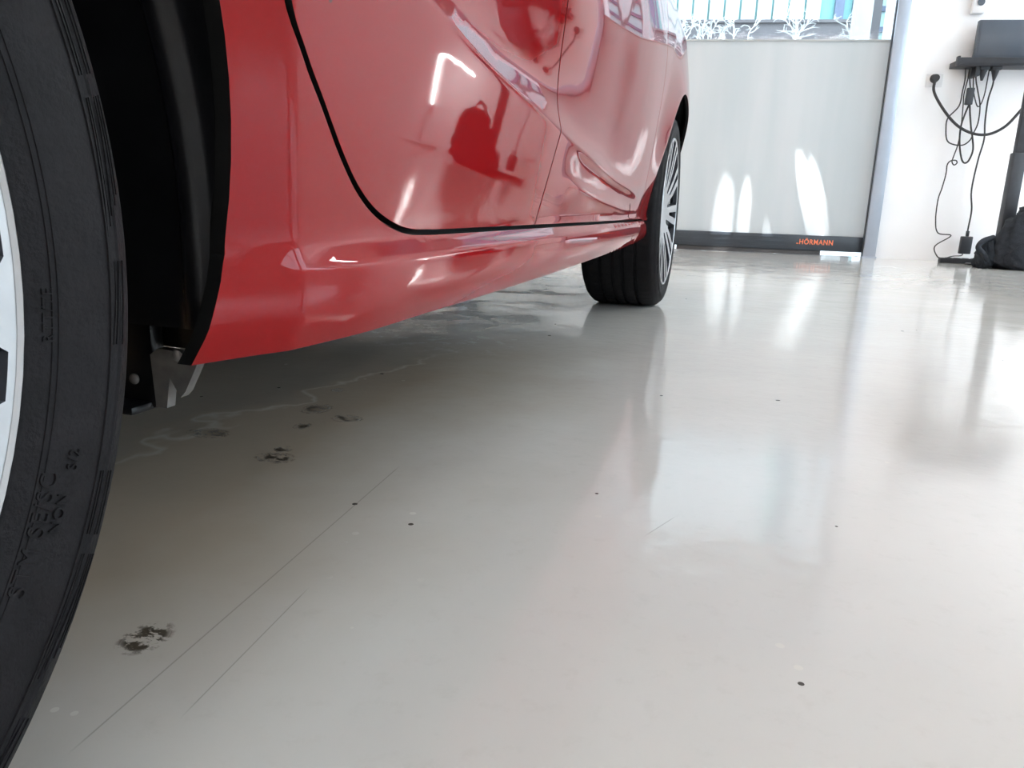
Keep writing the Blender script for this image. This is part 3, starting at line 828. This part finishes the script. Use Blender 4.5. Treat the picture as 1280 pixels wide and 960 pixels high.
def panel(name, poly, ds=.006, parent=None, mirror=False, mat=None, depth=.010, offset=0.0):
    poly = resample(poly, ds)
    n = len(poly)
    area = 0.5 * np.sum(poly[:, 0] * np.roll(poly[:, 1], -1) - np.roll(poly[:, 0], -1) * poly[:, 1])
    if area < 0: poly = poly[::-1]
    P = rows_points(poly[:, 0].min() + .004, poly[:, 0].max())
    P = P[inside(P, poly)]
    d = np.full(len(P), 9.0)
    for k in range(0, n):
        d = np.minimum(d, np.hypot(P[:, 0] - poly[k, 0], P[:, 1] - poly[k, 1]))
    P = P[d > ds * .55]
    V2 = [Vector(p) for p in poly] + [Vector(p) for p in P]
    E = [(k, (k + 1) % n) for k in range(n)]
    co, ed, fa, ov, oe, of = delaunay_2d_cdt(V2, E, [], 1, 1e-6)
    co = np.array([c[:] for c in co])
    bnd = {}
    for k, o in enumerate(ov):
        for a in o:
            if a < n: bnd[a] = k
    X = flank(co[:, 0], co[:, 1]) + offset
    V = np.column_stack([X, co])
    m = len(V)
    # rolled edge: small radius, then a return flange
    T = np.roll(poly, -1, 0) - np.roll(poly, 1, 0); T /= np.linalg.norm(T, axis=1)[:, None] + 1e-12
    Nn = np.column_stack([T[:, 1], -T[:, 0]])
    r1 = poly + Nn * .0003
    bx = flank(poly[:, 0], poly[:, 1]) + offset
    ring1 = np.column_stack([bx - .0003, r1]); ring2 = np.column_stack([bx - depth, r1])
    allv = np.vstack([V, ring1, ring2])
    F = []
    top = 0
    for f in fa:
        a, b, c = f
        if (co[b, 0] - co[a, 0]) * (co[c, 1] - co[a, 1]) - (co[b, 1] - co[a, 1]) * (co[c, 0] - co[a, 0]) < 0:
            b, c = c, b
        F.append((a, b, c))
    top = len(F)
    bi = [bnd[k] for k in range(n)]
    for k in range(n):
        k2 = (k + 1) % n
        F.append((bi[k], m + k, m + k2, bi[k2]))
        F.append((m + k, m + n + k, m + n + k2, m + k2))
    if mirror:
        allv = allv.copy(); allv[:, 0] = 2 * CX - allv[:, 0]
        F = [tuple(reversed(f)) for f in F]
    me = bpy.data.meshes.new(name)
    me.from_pydata(allv.tolist(), [], F)
    me.shade_smooth()
    mi = np.zeros(len(F), np.int32); mi[top + 1::2] = 1; me.polygons.foreach_set('material_index', mi)
    gy = bil(DY, co[:, 0], co[:, 1]); gz = bil(DZ, co[:, 0], co[:, 1])
    Nrm = np.column_stack([np.ones(m), -gy, -gz]); Nrm /= np.linalg.norm(Nrm, axis=1)[:, None]
    if mirror: Nrm[:, 0] *= -1
    Lo = np.empty(len(me.loops), int); me.loops.foreach_get('vertex_index', Lo)
    ln = np.zeros((len(Lo), 3))
    sel = Lo < m
    ln[sel] = Nrm[Lo[sel]]
    starts = np.empty(len(me.polygons), int); me.polygons.foreach_get('loop_start', starts)
    for pi in range(top + 1, len(me.polygons), 2):       # return flange: flat outward normal
        s0 = starts[pi]; k = (pi - top) // 2
        q = (0, Nn[k, 0], Nn[k, 1])
        ln[s0:s0 + 4] = q
    for pi in range(top, len(me.polygons), 2):
        s0 = starts[pi]
        for l in range(s0, s0 + 4):
            if Lo[l] >= m:
                k = (Lo[l] - m) % n
                nx = -.7 if mirror else .7
                ln[l] = (nx, Nn[k, 0] * .7, Nn[k, 1] * .7)
    me.normals_split_custom_set(ln.tolist())
    return cpart(name, me, [mat or M['paint'], M['flange_shade']], parent)

def arc(c, r, a0, a1, n):
    return [(c[0] + r * math.cos(math.radians(a0 + (a1 - a0) * k / n)), c[1] + r * math.sin(math.radians(a0 + (a1 - a0) * k / n))) for k in range(n + 1)]
def sp2(pts, n=6):
    return [(p.x, p.y) for p in smooth_path([(a, b, 0) for a, b in pts], n)]

TOP = .93
GAP = .0026
# seam lines (y, z) measured in metres along the flank
rear_door_rear = sp2([(.165, TOP), (.18, .80), (.245, .70), (.325, .605), (.372, .51), (.390, .440), (.412, .410), (.435, .387), (.464, .358), (.493, .335), (.528, .318), (.575, .3065), (.63, .3040)], 5)
B_gap = [(.955, .3015), (1.005, .424), (1.002, .50), (.985, .60), (.975, TOP)]
door_bottom_rear = [(.63, .3040), (.955, .3015)]
front_gap = [(2.105, .292), (2.10, .37), (2.09, .62), (2.075, .75), (2.05, TOP)]
door_bottom_front = [(.955, .3015), (1.5, .297), (2.105, .292)]

def shift(pts, dy, dz): return [(a + dy, b + dz) for a, b in pts]
def offset_line(pts, d):
    """offset an open polyline to its left by d"""
    P = np.array(pts); T = np.gradient(P, axis=0); T /= np.linalg.norm(T, axis=1)[:, None]
    return [tuple(q) for q in P + np.column_stack([-T[:, 1], T[:, 0]]) * d]

rear_poly = offset_line(rear_door_rear, GAP) + shift(door_bottom_rear[1:], -GAP, GAP) + shift(B_gap[1:], -GAP, 0)
front_poly = shift(B_gap[::-1], GAP, 0)[:-1] + [(B_gap[0][0] + GAP, B_gap[0][1] + GAP)] + shift(door_bottom_front[1:-1], 0, GAP) + [(2.105 - GAP, .292 + GAP)] + shift(front_gap[1:], -GAP, 0)
wing_poly = shift(front_gap[::-1], GAP, 0) + [(2.20, .289)] + arc(HUB_F, .366, 182.5, 0, 44) + [(2.99, .24), (3.30, .24), (3.42, .30), (3.42, .72), (3.2, .80), (2.7, .88)]
quarter_poly = (offset_line(rear_door_rear, -GAP) + shift(door_bottom_rear[1:], 0, -GAP) + shift(door_bottom_front[1:], 0, -GAP)
                + sp2([(2.135, .286), (2.19, .277), (2.225, .262), (2.235, .248), (2.215, .240), (2.15, .237)], 4) + [(1.8, .236), (1.2, .236), (.6, .2365), (.360, .2345), (.3615, .244), (.3655, .262), (.3715, .283), (.3742, .298)]
                + arc(HUB_R, .385, 0, 188, 60) + [(-.40, .27), (-.66, .27), (-.72, .33), (-.72, .70), (-.62, .90), (-.45, TOP)])
for mir in (False, True):
    panel('rear_door', rear_poly, mirror=mir)
    panel('front_door', front_poly, mirror=mir)
    panel('front_wing', wing_poly, mirror=mir)
    panel('side_panel', quarter_poly, mirror=mir)
    # black shell behind the panels closes the seams
    inner = [(.42, .262), (2.19, .262)] + arc(HUB_F, .385, 186, 0, 30) + [(3.38, .32), (3.38, .70), (2.7, .86), (2.05, .90), (-.40, .90), (-.68, .70), (-.68, .34)] + arc(HUB_R, .40, 182, -2, 30)
    panel('inner_shell', inner, ds=.02, mirror=mir, mat=M['under'], depth=.004, offset=-.024)

# ---- wheel wells, underbody
def arch_liner(hub, mirror, rib):
    bm = bmesh.new()
    r = .402
    n = 56
    x0 = flank(np.array([hub[0]]), np.array([.60]))[0] - .030
    xs = [x0 + .004, x0 - .004, -.300, -.305, -.308, -.311, -.314, -.317, -.320, -.323, -.326, -.329, -.333, -.345, -.36, -.42, -.50, -.62]
    rows = []
    for k in range(n + 1):
        a = math.radians(-8.3 + 196.6 * k / n)
        row = []
        ey, ez = hub[0] + .40 * math.cos(a), max(.245, hub[1] + .40 * math.sin(a))
        ex = float(flank(np.array([ey]), np.array([ez]))[0]) - .0085
        for x in [ex, ex - .012] + xs[2:]:
            rad = r if x != ex else r - .013
            if x > ex - .012: x = min(x, ex - .0001 * 0)
            if rib and a < math.radians(60):
                t = (x + .318) / .011
                rad = r - .009 * max(0, 1 - t * t) * min(1, max(0, (a - math.radians(-9)) / .05))
            if x > ex - .012 and x != ex: x = ex - .012
            zz = hub[1] + rad * math.sin(a)
            row.append(bm.verts.new((x, hub[0] + rad * math.cos(a), zz)))
        rows.append(row)
    for A, B in zip(rows, rows[1:]):
        for i in range(len(xs) - 1):
            bm.faces.new((A[i], B[i], B[i + 1], A[i + 1]))
    c = bm.verts.new((xs[-1], hub[0], hub[1]))
    for A, B in zip(rows, rows[1:]):
        bm.faces.new((A[-1], B[-1], c))
    if mirror:
        bmesh.ops.transform(bm, matrix=Matrix.Translation((2 * CX, 0, 0)) @ Matrix.Diagonal((-1, 1, 1, 1)), verts=bm.verts)
        bmesh.ops.reverse_faces(bm, faces=bm.faces)
    return cpart('arch_liner', bm, M['liner'], smooth=True, angle=.9)
for mir in (False, True):
    arch_liner(HUB_R, mir, True); arch_liner(HUB_F, mir, False)
bm = bmesh.new()
bm_box(bm, 2 * CX + .40, -.40, .44, 2.20, .250, .30)
cpart('floor_pan', bm, M['under'])
bm = bmesh.new()
bm_box(bm, -1.62, -.66, -.66, .44, .23, .34); cpart('rear_subframe', bm, M['under'])
bm = bmesh.new(); bm_box(bm, -1.62, -.66, 2.20, 3.25, .20, .34); cpart('front_subframe', bm, M['under'])
# bracket hanging in front of the near wheel
bm = bmesh.new()
bm_box(bm, -.480, -.388, .424, .438, .181, .262, .004)
bm_box(bm, -.480, -.391, .405, .438, .181, .187, .002)
bm_box(bm, -.480, -.352, .440, .452, .224, .275)
cpart('splash_guard', bm, M['liner'], smooth=True, angle=.7)
bm = bmesh.new()
pr = [(a_ - .013, b_ + .002) for a_, b_ in ((-.371, .183), (-.362, .183), (-.358, .205), (-.350, .192), (-.346, .196), (-.336, .214), (-.333, .221), (-.352, .224), (-.366, .225), (-.373, .220))]
fr = [bm.verts.new((x, .420, z)) for x, z in pr]; bk = [bm.verts.new((x, .428, z)) for x, z in pr]
bm.faces.new(fr); bm.faces.new(bk[::-1])
for i in range(len(pr)):
    bm.faces.new((fr[(i + 1) % len(pr)], fr[i], bk[i], bk[(i + 1) % len(pr)]))
bmesh.ops.recalc_face_normals(bm, faces=bm.faces)
o = cpart('jacking_bracket', bm, M['steel'], angle=.5); o['label'] = 'grey metal bracket'
bm = bmesh.new()
bmesh.ops.create_uvsphere(bm, u_segments=12, v_segments=8, radius=.004)
bmesh.ops.transform(bm, matrix=Matrix.Translation((-.402, .421, .203)) @ Matrix.Diagonal((1, .6, 1, 1)), verts=bm.verts)
cpart('bolt_head', bm, M['steel'], smooth=True)
bm = bmesh.new()
bmesh.ops.create_uvsphere(bm, u_segments=12, v_segments=8, radius=.0035)
bmesh.ops.transform(bm, matrix=Matrix.Translation((-.322, .372, .236)) @ Matrix.Diagonal((1, .6, 1, 1)), verts=bm.verts)
cpart('bolt_head', bm, M['steel'], smooth=True)

# ---- upper body (above the belt line)
def loft(rings, closed=True):
    bm = bmesh.new()
    R = [[bm.verts.new(p) for p in r] for r in rings]
    for A, B in zip(R, R[1:]):
        for i in range(len(A) - 1):
            bm.faces.new((A[i], A[i + 1], B[i + 1], B[i]))
    bmesh.ops.recalc_face_normals(bm, faces=bm.faces)
    return bm
def hw(y, z): return float(flank(np.array([y]), np.array([z]))[0]) - CX
ROOF = ((-.62, .995, .73), (-.48, 1.04, .715), (-.38, 1.20, .66), (-.2, 1.40, .60), (.2, 1.45, .58), (.8, 1.47, .57), (1.3, 1.45, .57), (1.55, 1.40, .58))
def side_w(y, zt, wt, t):
    w0 = hw(y, .92) - .004
    return w0 + (wt - w0) * t ** 1.2
def section(y, zt, wt, z0=.92):
    pts = [(side_w(y, zt, wt, t), z0 + (zt - .06 - z0) * t) for t in np.linspace(0, 1, 7)]
    for t in np.linspace(.15, 1, 6): pts.append((wt * (1 - t), zt - .06 + .06 * math.sin(t * math.pi / 2) ** .6))
    return [(CX + a, y, b) for a, b in pts] + [(CX - a, y, b) for a, b in pts[-2::-1]]
bm = loft([section(y, zt, wt) for y, zt, wt in ROOF])
cpart('roof', bm, M['paint'], smooth=True, angle=.9)
def glass(y0, y1, t0, t1a, t1b, sgn):
    rings = []
    for y in np.linspace(y0, y1, 9):
        zt = float(np.interp(y, [r[0] for r in ROOF], [r[1] for r in ROOF])); wt = float(np.interp(y, [r[0] for r in ROOF], [r[2] for r in ROOF]))
        k = (y - y0) / (y1 - y0); t1 = t1a + (t1b - t1a) * k
        rings.append([(CX + sgn * (side_w(y, zt, wt, t) + .008), y, .92 + (zt - .98) * t) for t in np.linspace(t0, t1, 6)])
    return loft(rings)
for sgn in (1, -1):
    cpart('side_window', glass(.02, .95, .06, .86, .90, sgn), M['glass_dark'], smooth=True)
    cpart('side_window', glass(1.01, 1.54, .06, .90, .86, sgn), M['glass_dark'], smooth=True)
    bm = loft([[(CX + sgn * (hw(y, .92) - .006), y, .92), (CX + sgn * w_, y, z_)] for y, z_, w_ in ((1.55, 1.35, .585), (1.8, 1.22, .64), (2.1, 1.06, .71), (2.32, .95, .78))])
    cpart('windscreen_pillar', bm, M['paint'])
bm = loft([[(CX + x * w, y, z - .05 * x * x) for x in np.linspace(-1, 1, 9)] for y, z, w in ((1.52, 1.44, .60), (1.95, 1.20, .70), (2.35, .99, .76))])
cpart('windscreen', bm, M['glass_dark'], smooth=True)
bm = loft([[(CX + x * w, y, z - .06 * x * x) for x in np.linspace(-1, 1, 9)] for y, z, w in ((2.33, .985, .80), (2.8, .93, .80), (3.2, .86, .74), (3.42, .76, .62))])
cpart('bonnet', bm, M['paint'], smooth=True)
bm = loft([[(CX + x * .74, 3.40 + dy - .22 * x * x, z) for x in np.linspace(-1, 1, 13)] for z, dy in ((.22, .02), (.35, .10), (.55, .11), (.70, .05), (.78, .0))])
cpart('front_bumper', bm, M['paint'], smooth=True)
bm = loft([[(CX + x * w_, -.70 - dy + .14 * x * x, z) for x in np.linspace(-1, 1, 13)] for z, dy, w_ in ((.26, .02, .80), (.35, .10, .82), (.55, .12, .83), (.75, .06, .83), (.95, -.05, .80), (1.02, -.14, .73), (1.20, -.26, .66), (1.385, -.47, .50))])
cpart('tailgate', bm, M['paint'], smooth=True)

# ---- wheels (axle along x, outer face toward +x, origin at the hub)
XO = -0.2815          # tread shoulder plane of the near side
def tyre_bm():
    bm = bmesh.new()
    R = .3076
    # (radius, x relative to the shoulder plane, + is outward)
    prof = [(.222, -.020), (.2275, .004), (.2330, .0100), (.2350, .0150), (.2365, .0165), (.2385, .0172), (.2410, .0176), (.2430, .0186), (.2525, .0205), (.2660, .0218), (.2775, .0210),
            (.2785, .0198), (.2805, .0196), (.2815, .0202), (.2880, .0172), (.2935, .0125), (.2945, .0105), (.2990, .0065), (.3032, .0015), (.3058, -.005), (R - .0006, -.013), (R, -.022),
            (R, -.040), (R - .007, -.042), (R - .007, -.050), (R, -.052), (R + .0004, -.078), (R - .007, -.080), (R - .007, -.089), (R + .0004, -.091)]
    W = .200
    mirr = [(r, -W - x) for r, x in prof][::-1]
    prof = prof + mirr
    n = 216
    L = len(prof)
    def sh(k, i):
        j = min(i, L - 1 - i)
        if 19 <= j <= 21: return .0010 if k % 3 == 0 else 0.0
        if 22 <= j <= 24 or j in (25, 26, 29): return .0020 if k % 3 == 0 else 0.0
        return 0.0
    bm_revolve_x(bm, prof, n, shoulder=sh)
    bmesh.ops.recalc_face_normals(bm, faces=bm.faces)
    return bm
SIDE = [(.2430, .0182), (.2525, .0205), (.2660, .0218), (.2775, .0210), (.2785, .0198), (.2805, .0196), (.2815, .0202), (.2880, .0172), (.2935, .0125), (.2990, .0065), (.3032, .0015)]
def side_x(r): return float(np.interp(r, [a for a, b in SIDE], [b for a, b in SIDE]))

def sidewall_relief():
    """raised ribs: fans of fine lines near the shoulder and small plain pads"""
    bm = bmesh.new()
    def strip(a0, r0, a1, r1, w, h, n=8):
        L_ = []
        for k in range(n + 1):
            t = k / n
            a = a0 + (a1 - a0) * t; r = r0 + (r1 - r0) * t
            row = []
            for dr, dh in ((-w, -.0008), (-w * .5, h), (w * .5, h), (w, -.0008)):
                row.append(bm.verts.new((side_x(r + dr) + dh, (r + dr) * math.cos(a), (r + dr) * math.sin(a))))
            L_.append(row)
        for A, B in zip(L_, L_[1:]):
            for i in range(3): bm.faces.new((A[i], A[i + 1], B[i + 1], B[i]))
        bm.faces.new(L_[0]); bm.faces.new(L_[-1][::-1])
    per = 2 * math.pi / 9
    for s in range(9):
        b = s * per + .02
        for q in range(5):                 # slanted fan
            strip(b + .015 * q, .2755 + .0025 * q, b + .20, .2775 + .0024 * q, .0006, .0006)
        for q in range(4):                 # straight group
            strip(b + .23, .2770 + .0027 * q, b + .33, .2770 + .0027 * q, .0006, .0006)
        strip(b + .37, .2845, b + .42, .2845, .0045, .0003)
        strip(b + .44, .2840, b + .51, .2840, .0045, .0003)
        for q in range(3):
            strip(b + .53, .2765 + .0030 * q, b + .66, .2785 + .0028 * q, .0006, .0006)
    for r, h in ((.2470, .0008), (.2496, .0006), (.2745, .0008)):
        strip(0, r, 2 * math.pi - 1e-4, r, .0007, h, 160)
    bmesh.ops.recalc_face_normals(bm, faces=bm.faces)
    return bm

def ring_text(body, ang_deg, r, size, direction=-1, inward_up=False):
    """raised letters that run round the sidewall; returns mesh data"""
    me = text_mesh(body, size, extrude=.0007, spacing=1.15)
    co = np.array([v.co[:] for v in me.vertices])
    w = co[:, 0].max()
    for v in me.vertices:
        a = math.radians(ang_deg) + direction * (v.co.x - w / 2) / (r + size * .35)
        rad = r + v.co.y if not inward_up else r - v.co.y
        v.co = Vector((side_x(rad) + .0004 + v.co.z, rad * math.cos(a), rad * math.sin(a)))
    return me

def wheel_face():
    """alloy face with ten pairs of spokes; top faces silver (slot 0), pocket walls and back anthracite (slot 1)"""
    outer = [(.2335 * math.cos(t), .2335 * math.sin(t)) for t in np.linspace(0, 2 * math.pi, 120, endpoint=False)]
    holes = []
    def pocket(a0, a1, r0, r1, s0=.0):
        pts = []
        A0, A1 = math.radians(a0), math.radians(a1)
        inset0 = (A1 - A0) * s0
        nn = 6
        for k in range(nn + 1):
            t = A0 + (A1 - A0) * (.12 + .76 * k / nn); pts.append((r1, t))
        pts.append((r1 - .004, A1 - (A1 - A0) * .03)); pts.append((r1 - .008, A1))
        rm = (r0 + r1) / 2
        pts.append((rm, A1 - inset0 * .5))
        pts.append((r0 + .006, A1 - inset0)); pts.append((r0, A1 - inset0 - (A1 - A0 - 2 * inset0) * .3))
        pts.append((r0, A0 + inset0 + (A1 - A0 - 2 * inset0) * .3)); pts.append((r0 + .006, A0 + inset0))
        pts.append((rm, A0 + inset0 * .5))
        pts.append((r1 - .008, A0)); pts.append((r1 - .004, A0 + (A1 - A0) * .03))
        return [(r * math.cos(t), r * math.sin(t)) for r, t in pts]
    for k in range(10):
        b = 36 * k - 11.35
        holes.append(pocket(b - 3.1, b + 3.1, .105, .2285, .10))       # narrow pocket inside a pair
        holes.append(pocket(b + 9.2, b + 26.8, .080, .2285, .22))      # wide pocket between pairs
    V2, E = [], []
    for lp in [outer] + holes:
        s0 = len(V2)
        V2 += [Vector(p) for p in lp]
        E += [(s0 + i, s0 + (i + 1) % len(lp)) for i in range(len(lp))]
    inner = [Vector((r * math.cos(t), r * math.sin(t))) for r in (.05, .08, .10) for t in np.linspace(0, 2 * math.pi, 40, endpoint=False)]
    V2 += inner
    co, ed, fa, ov, oe, of = delaunay_2d_cdt(V2, E, [], 1, 1e-6)
    hp = [np.array(h) for h in holes]
    bm = bmesh.new()
    def fx(r): return .0185 - .020 * (1 - min(1, r / .2285)) ** 1.0 - .012 * max(0, 1 - r / .12)
    vs = [bm.verts.new((fx(c.length), c.x, c.y)) for c in co]
    cen = np.array([((co[f[0]] + co[f[1]] + co[f[2]]) / 3)[:] for f in fa])
    bad = np.zeros(len(fa), bool)
    for h in hp: bad |= inside(cen, h)
    top = []
    for f, b in zip(fa, bad):
        if not b:
            try: top.append(bm.faces.new([vs[i] for i in f]))
            except ValueError: pass
    bmesh.ops.delete(bm, geom=[v for v in bm.verts if not v.link_faces], context='VERTS')
    bmesh.ops.recalc_face_normals(bm, faces=bm.faces)
    for f in bm.faces:
        if f.normal.x < 0: f.normal_flip()
    r = bmesh.ops.extrude_face_region(bm, geom=list(bm.faces))
    nv = [g for g in r['geom'] if isinstance(g, bmesh.types.BMVert)]
    newf = {g for g in r['geom'] if isinstance(g, bmesh.types.BMFace)}
    # keep originals as the back: move the new (front) region outward is wrong way round, so push the originals back
    for v in bm.verts:
        if v not in set(nv): pass
    nvs = set(nv)
    for v in bm.verts:
        if v not in nvs: v.co.x -= .026
    for f in bm.faces:
        f.material_index = 0 if f in newf else 1
    bmesh.ops.recalc_face_normals(bm, faces=bm.faces)
    return bm

def lathe(prof, n=96):
    bm = bmesh.new(); bm_revolve_x(bm, prof, n); bmesh.ops.recalc_face_normals(bm, faces=bm.faces); return bm

def mesh_of(bm, name, mats, angle=.6):
    me = bpy.data.meshes.new(name); bm.to_mesh(me); bm.free(); me.shade_smooth(); me.set_sharp_from_angle(angle=angle)
    for m in mats: me.materials.append(m)
    return me

WM = {}
WM['tyre'] = mesh_of(tyre_bm(), 'tyre', [M['rubber']], .5)
WM['sidewall_rib'] = mesh_of(sidewall_relief(), 'sidewall_rib', [M['rubber']], .5)
WM['wheel_face'] = mesh_of(wheel_face(), 'wheel_face', [M['silver'], M['anthracite']], .35)
WM['rim'] = mesh_of(lathe([(.2310, .010), (.2320, .0188), (.2335, .0203), (.2352, .0185), (.2347, .005), (.222, -.008), (.219, -.03), (.205, -.06), (.200, -.10), (.205, -.15), (.222, -.19)]), 'rim', [M['silver']], .5)
WM['rim_barrel'] = mesh_of(lathe([(.216, -.012), (.203, -.05), (.198, -.11), (.205, -.18)]), 'rim_barrel', [M['anthracite']], .5)
WM['brake_disc'] = mesh_of(lathe([(.0, -.075), (.135, -.075), (.137, -.078), (.137, -.095), (.0, -.095)], 64), 'brake_disc', [M['steel']], .5)
WM['backing'] = mesh_of(lathe([(.0, -.11), (.198, -.11)], 64), 'backing', [M['under']], .5)
WM['centre_cap'] = mesh_of(lathe([(.0, -.012), (.022, -.0125), (.028, -.015), (.030, -.022)], 48), 'centre_cap', [M['silver']], .8)
_b = bmesh.new(); bmesh.ops.create_cone(_b, cap_ends=True, segments=6, radius1=.011, radius2=.010, depth=.016)
bmesh.ops.transform(_b, matrix=Matrix.Rotation(math.pi / 2, 4, 'Y'), verts=_b.verts)
WM['lug_nut'] = mesh_of(_b, 'lug_nut', [M['steel']], .5)
TXT = [ring_text(t_, a_, r_, z_, direction=1, inward_up=True) for t_, a_, r_, z_ in (('STM SE/SC', -26, .2545, .0100), ('RTT/TE', -5.7, .2470, .0062), ('NON', -24, .2610, .0066), ('S/2', -19, .2625, .0066))]
for m_ in TXT: m_.materials.append(M['rubber'])

def wheel(hub, side, near):
    w = empty('wheel', (0, 0, 0))
    w.parent = car
    w.matrix_parent_inverse = Matrix.Translation((-CX, -1.3, 0.0))
    w.location = (XO if side > 0 else 2 * CX - XO, hub[0], hub[1])
    if side < 0: w.rotation_euler.z = math.pi
    for k in ('tyre', 'rim', 'wheel_face', 'rim_barrel', 'brake_disc', 'backing', 'centre_cap') + (('sidewall_rib',) if side > 0 else ()):
        o = bpy.data.objects.new(k if k != 'backing' else 'brake_shield', WM[k]); COL.objects.link(o); o.parent = w
        if near is False and k == 'wheel_face': o.rotation_euler.x = math.radians(9)
    for i in range(5):
        a = math.radians(72 * i + 20)
        o = bpy.data.objects.new('lug_nut', WM['lug_nut']); COL.objects.link(o); o.parent = w
        o.location = (-.018, .050 * math.cos(a), .050 * math.sin(a))
    if near:
        for m_ in TXT:
            o = bpy.data.objects.new('sidewall_lettering', m_); COL.objects.link(o); o.parent = w
    return w
wheel(HUB_R, 1, True)
wheel(HUB_F, 1, False)
wheel(HUB_R, -1, False)
wheel(HUB_F, -1, False)

# ------------------------------------------------------------------ added spot lamps imitating sun glints on the door curtain
def glint(s0, z0, lean, power, size, d=0.45):
    top = (s0 - lean * (3.1 - z0), d, 3.1)
    spot('glint_spot', hall(*top), hall(s0, 0.0, z0), power, math.radians(size), .45, (0.97, 0.99, 1.0), .006)
glint(-1.04, .30, .00, 1531, 3.4)
glint(-1.00, .42, .01, 1191, 2.2)
glint(-.88, .45, .005, 1871, 2.2)
glint(-.48, .58, .33, 2211, 3.0)
glint(-.42, .62, .30, 1701, 2.4)
glint(-.70, .17, .10, 1361, 1.8)
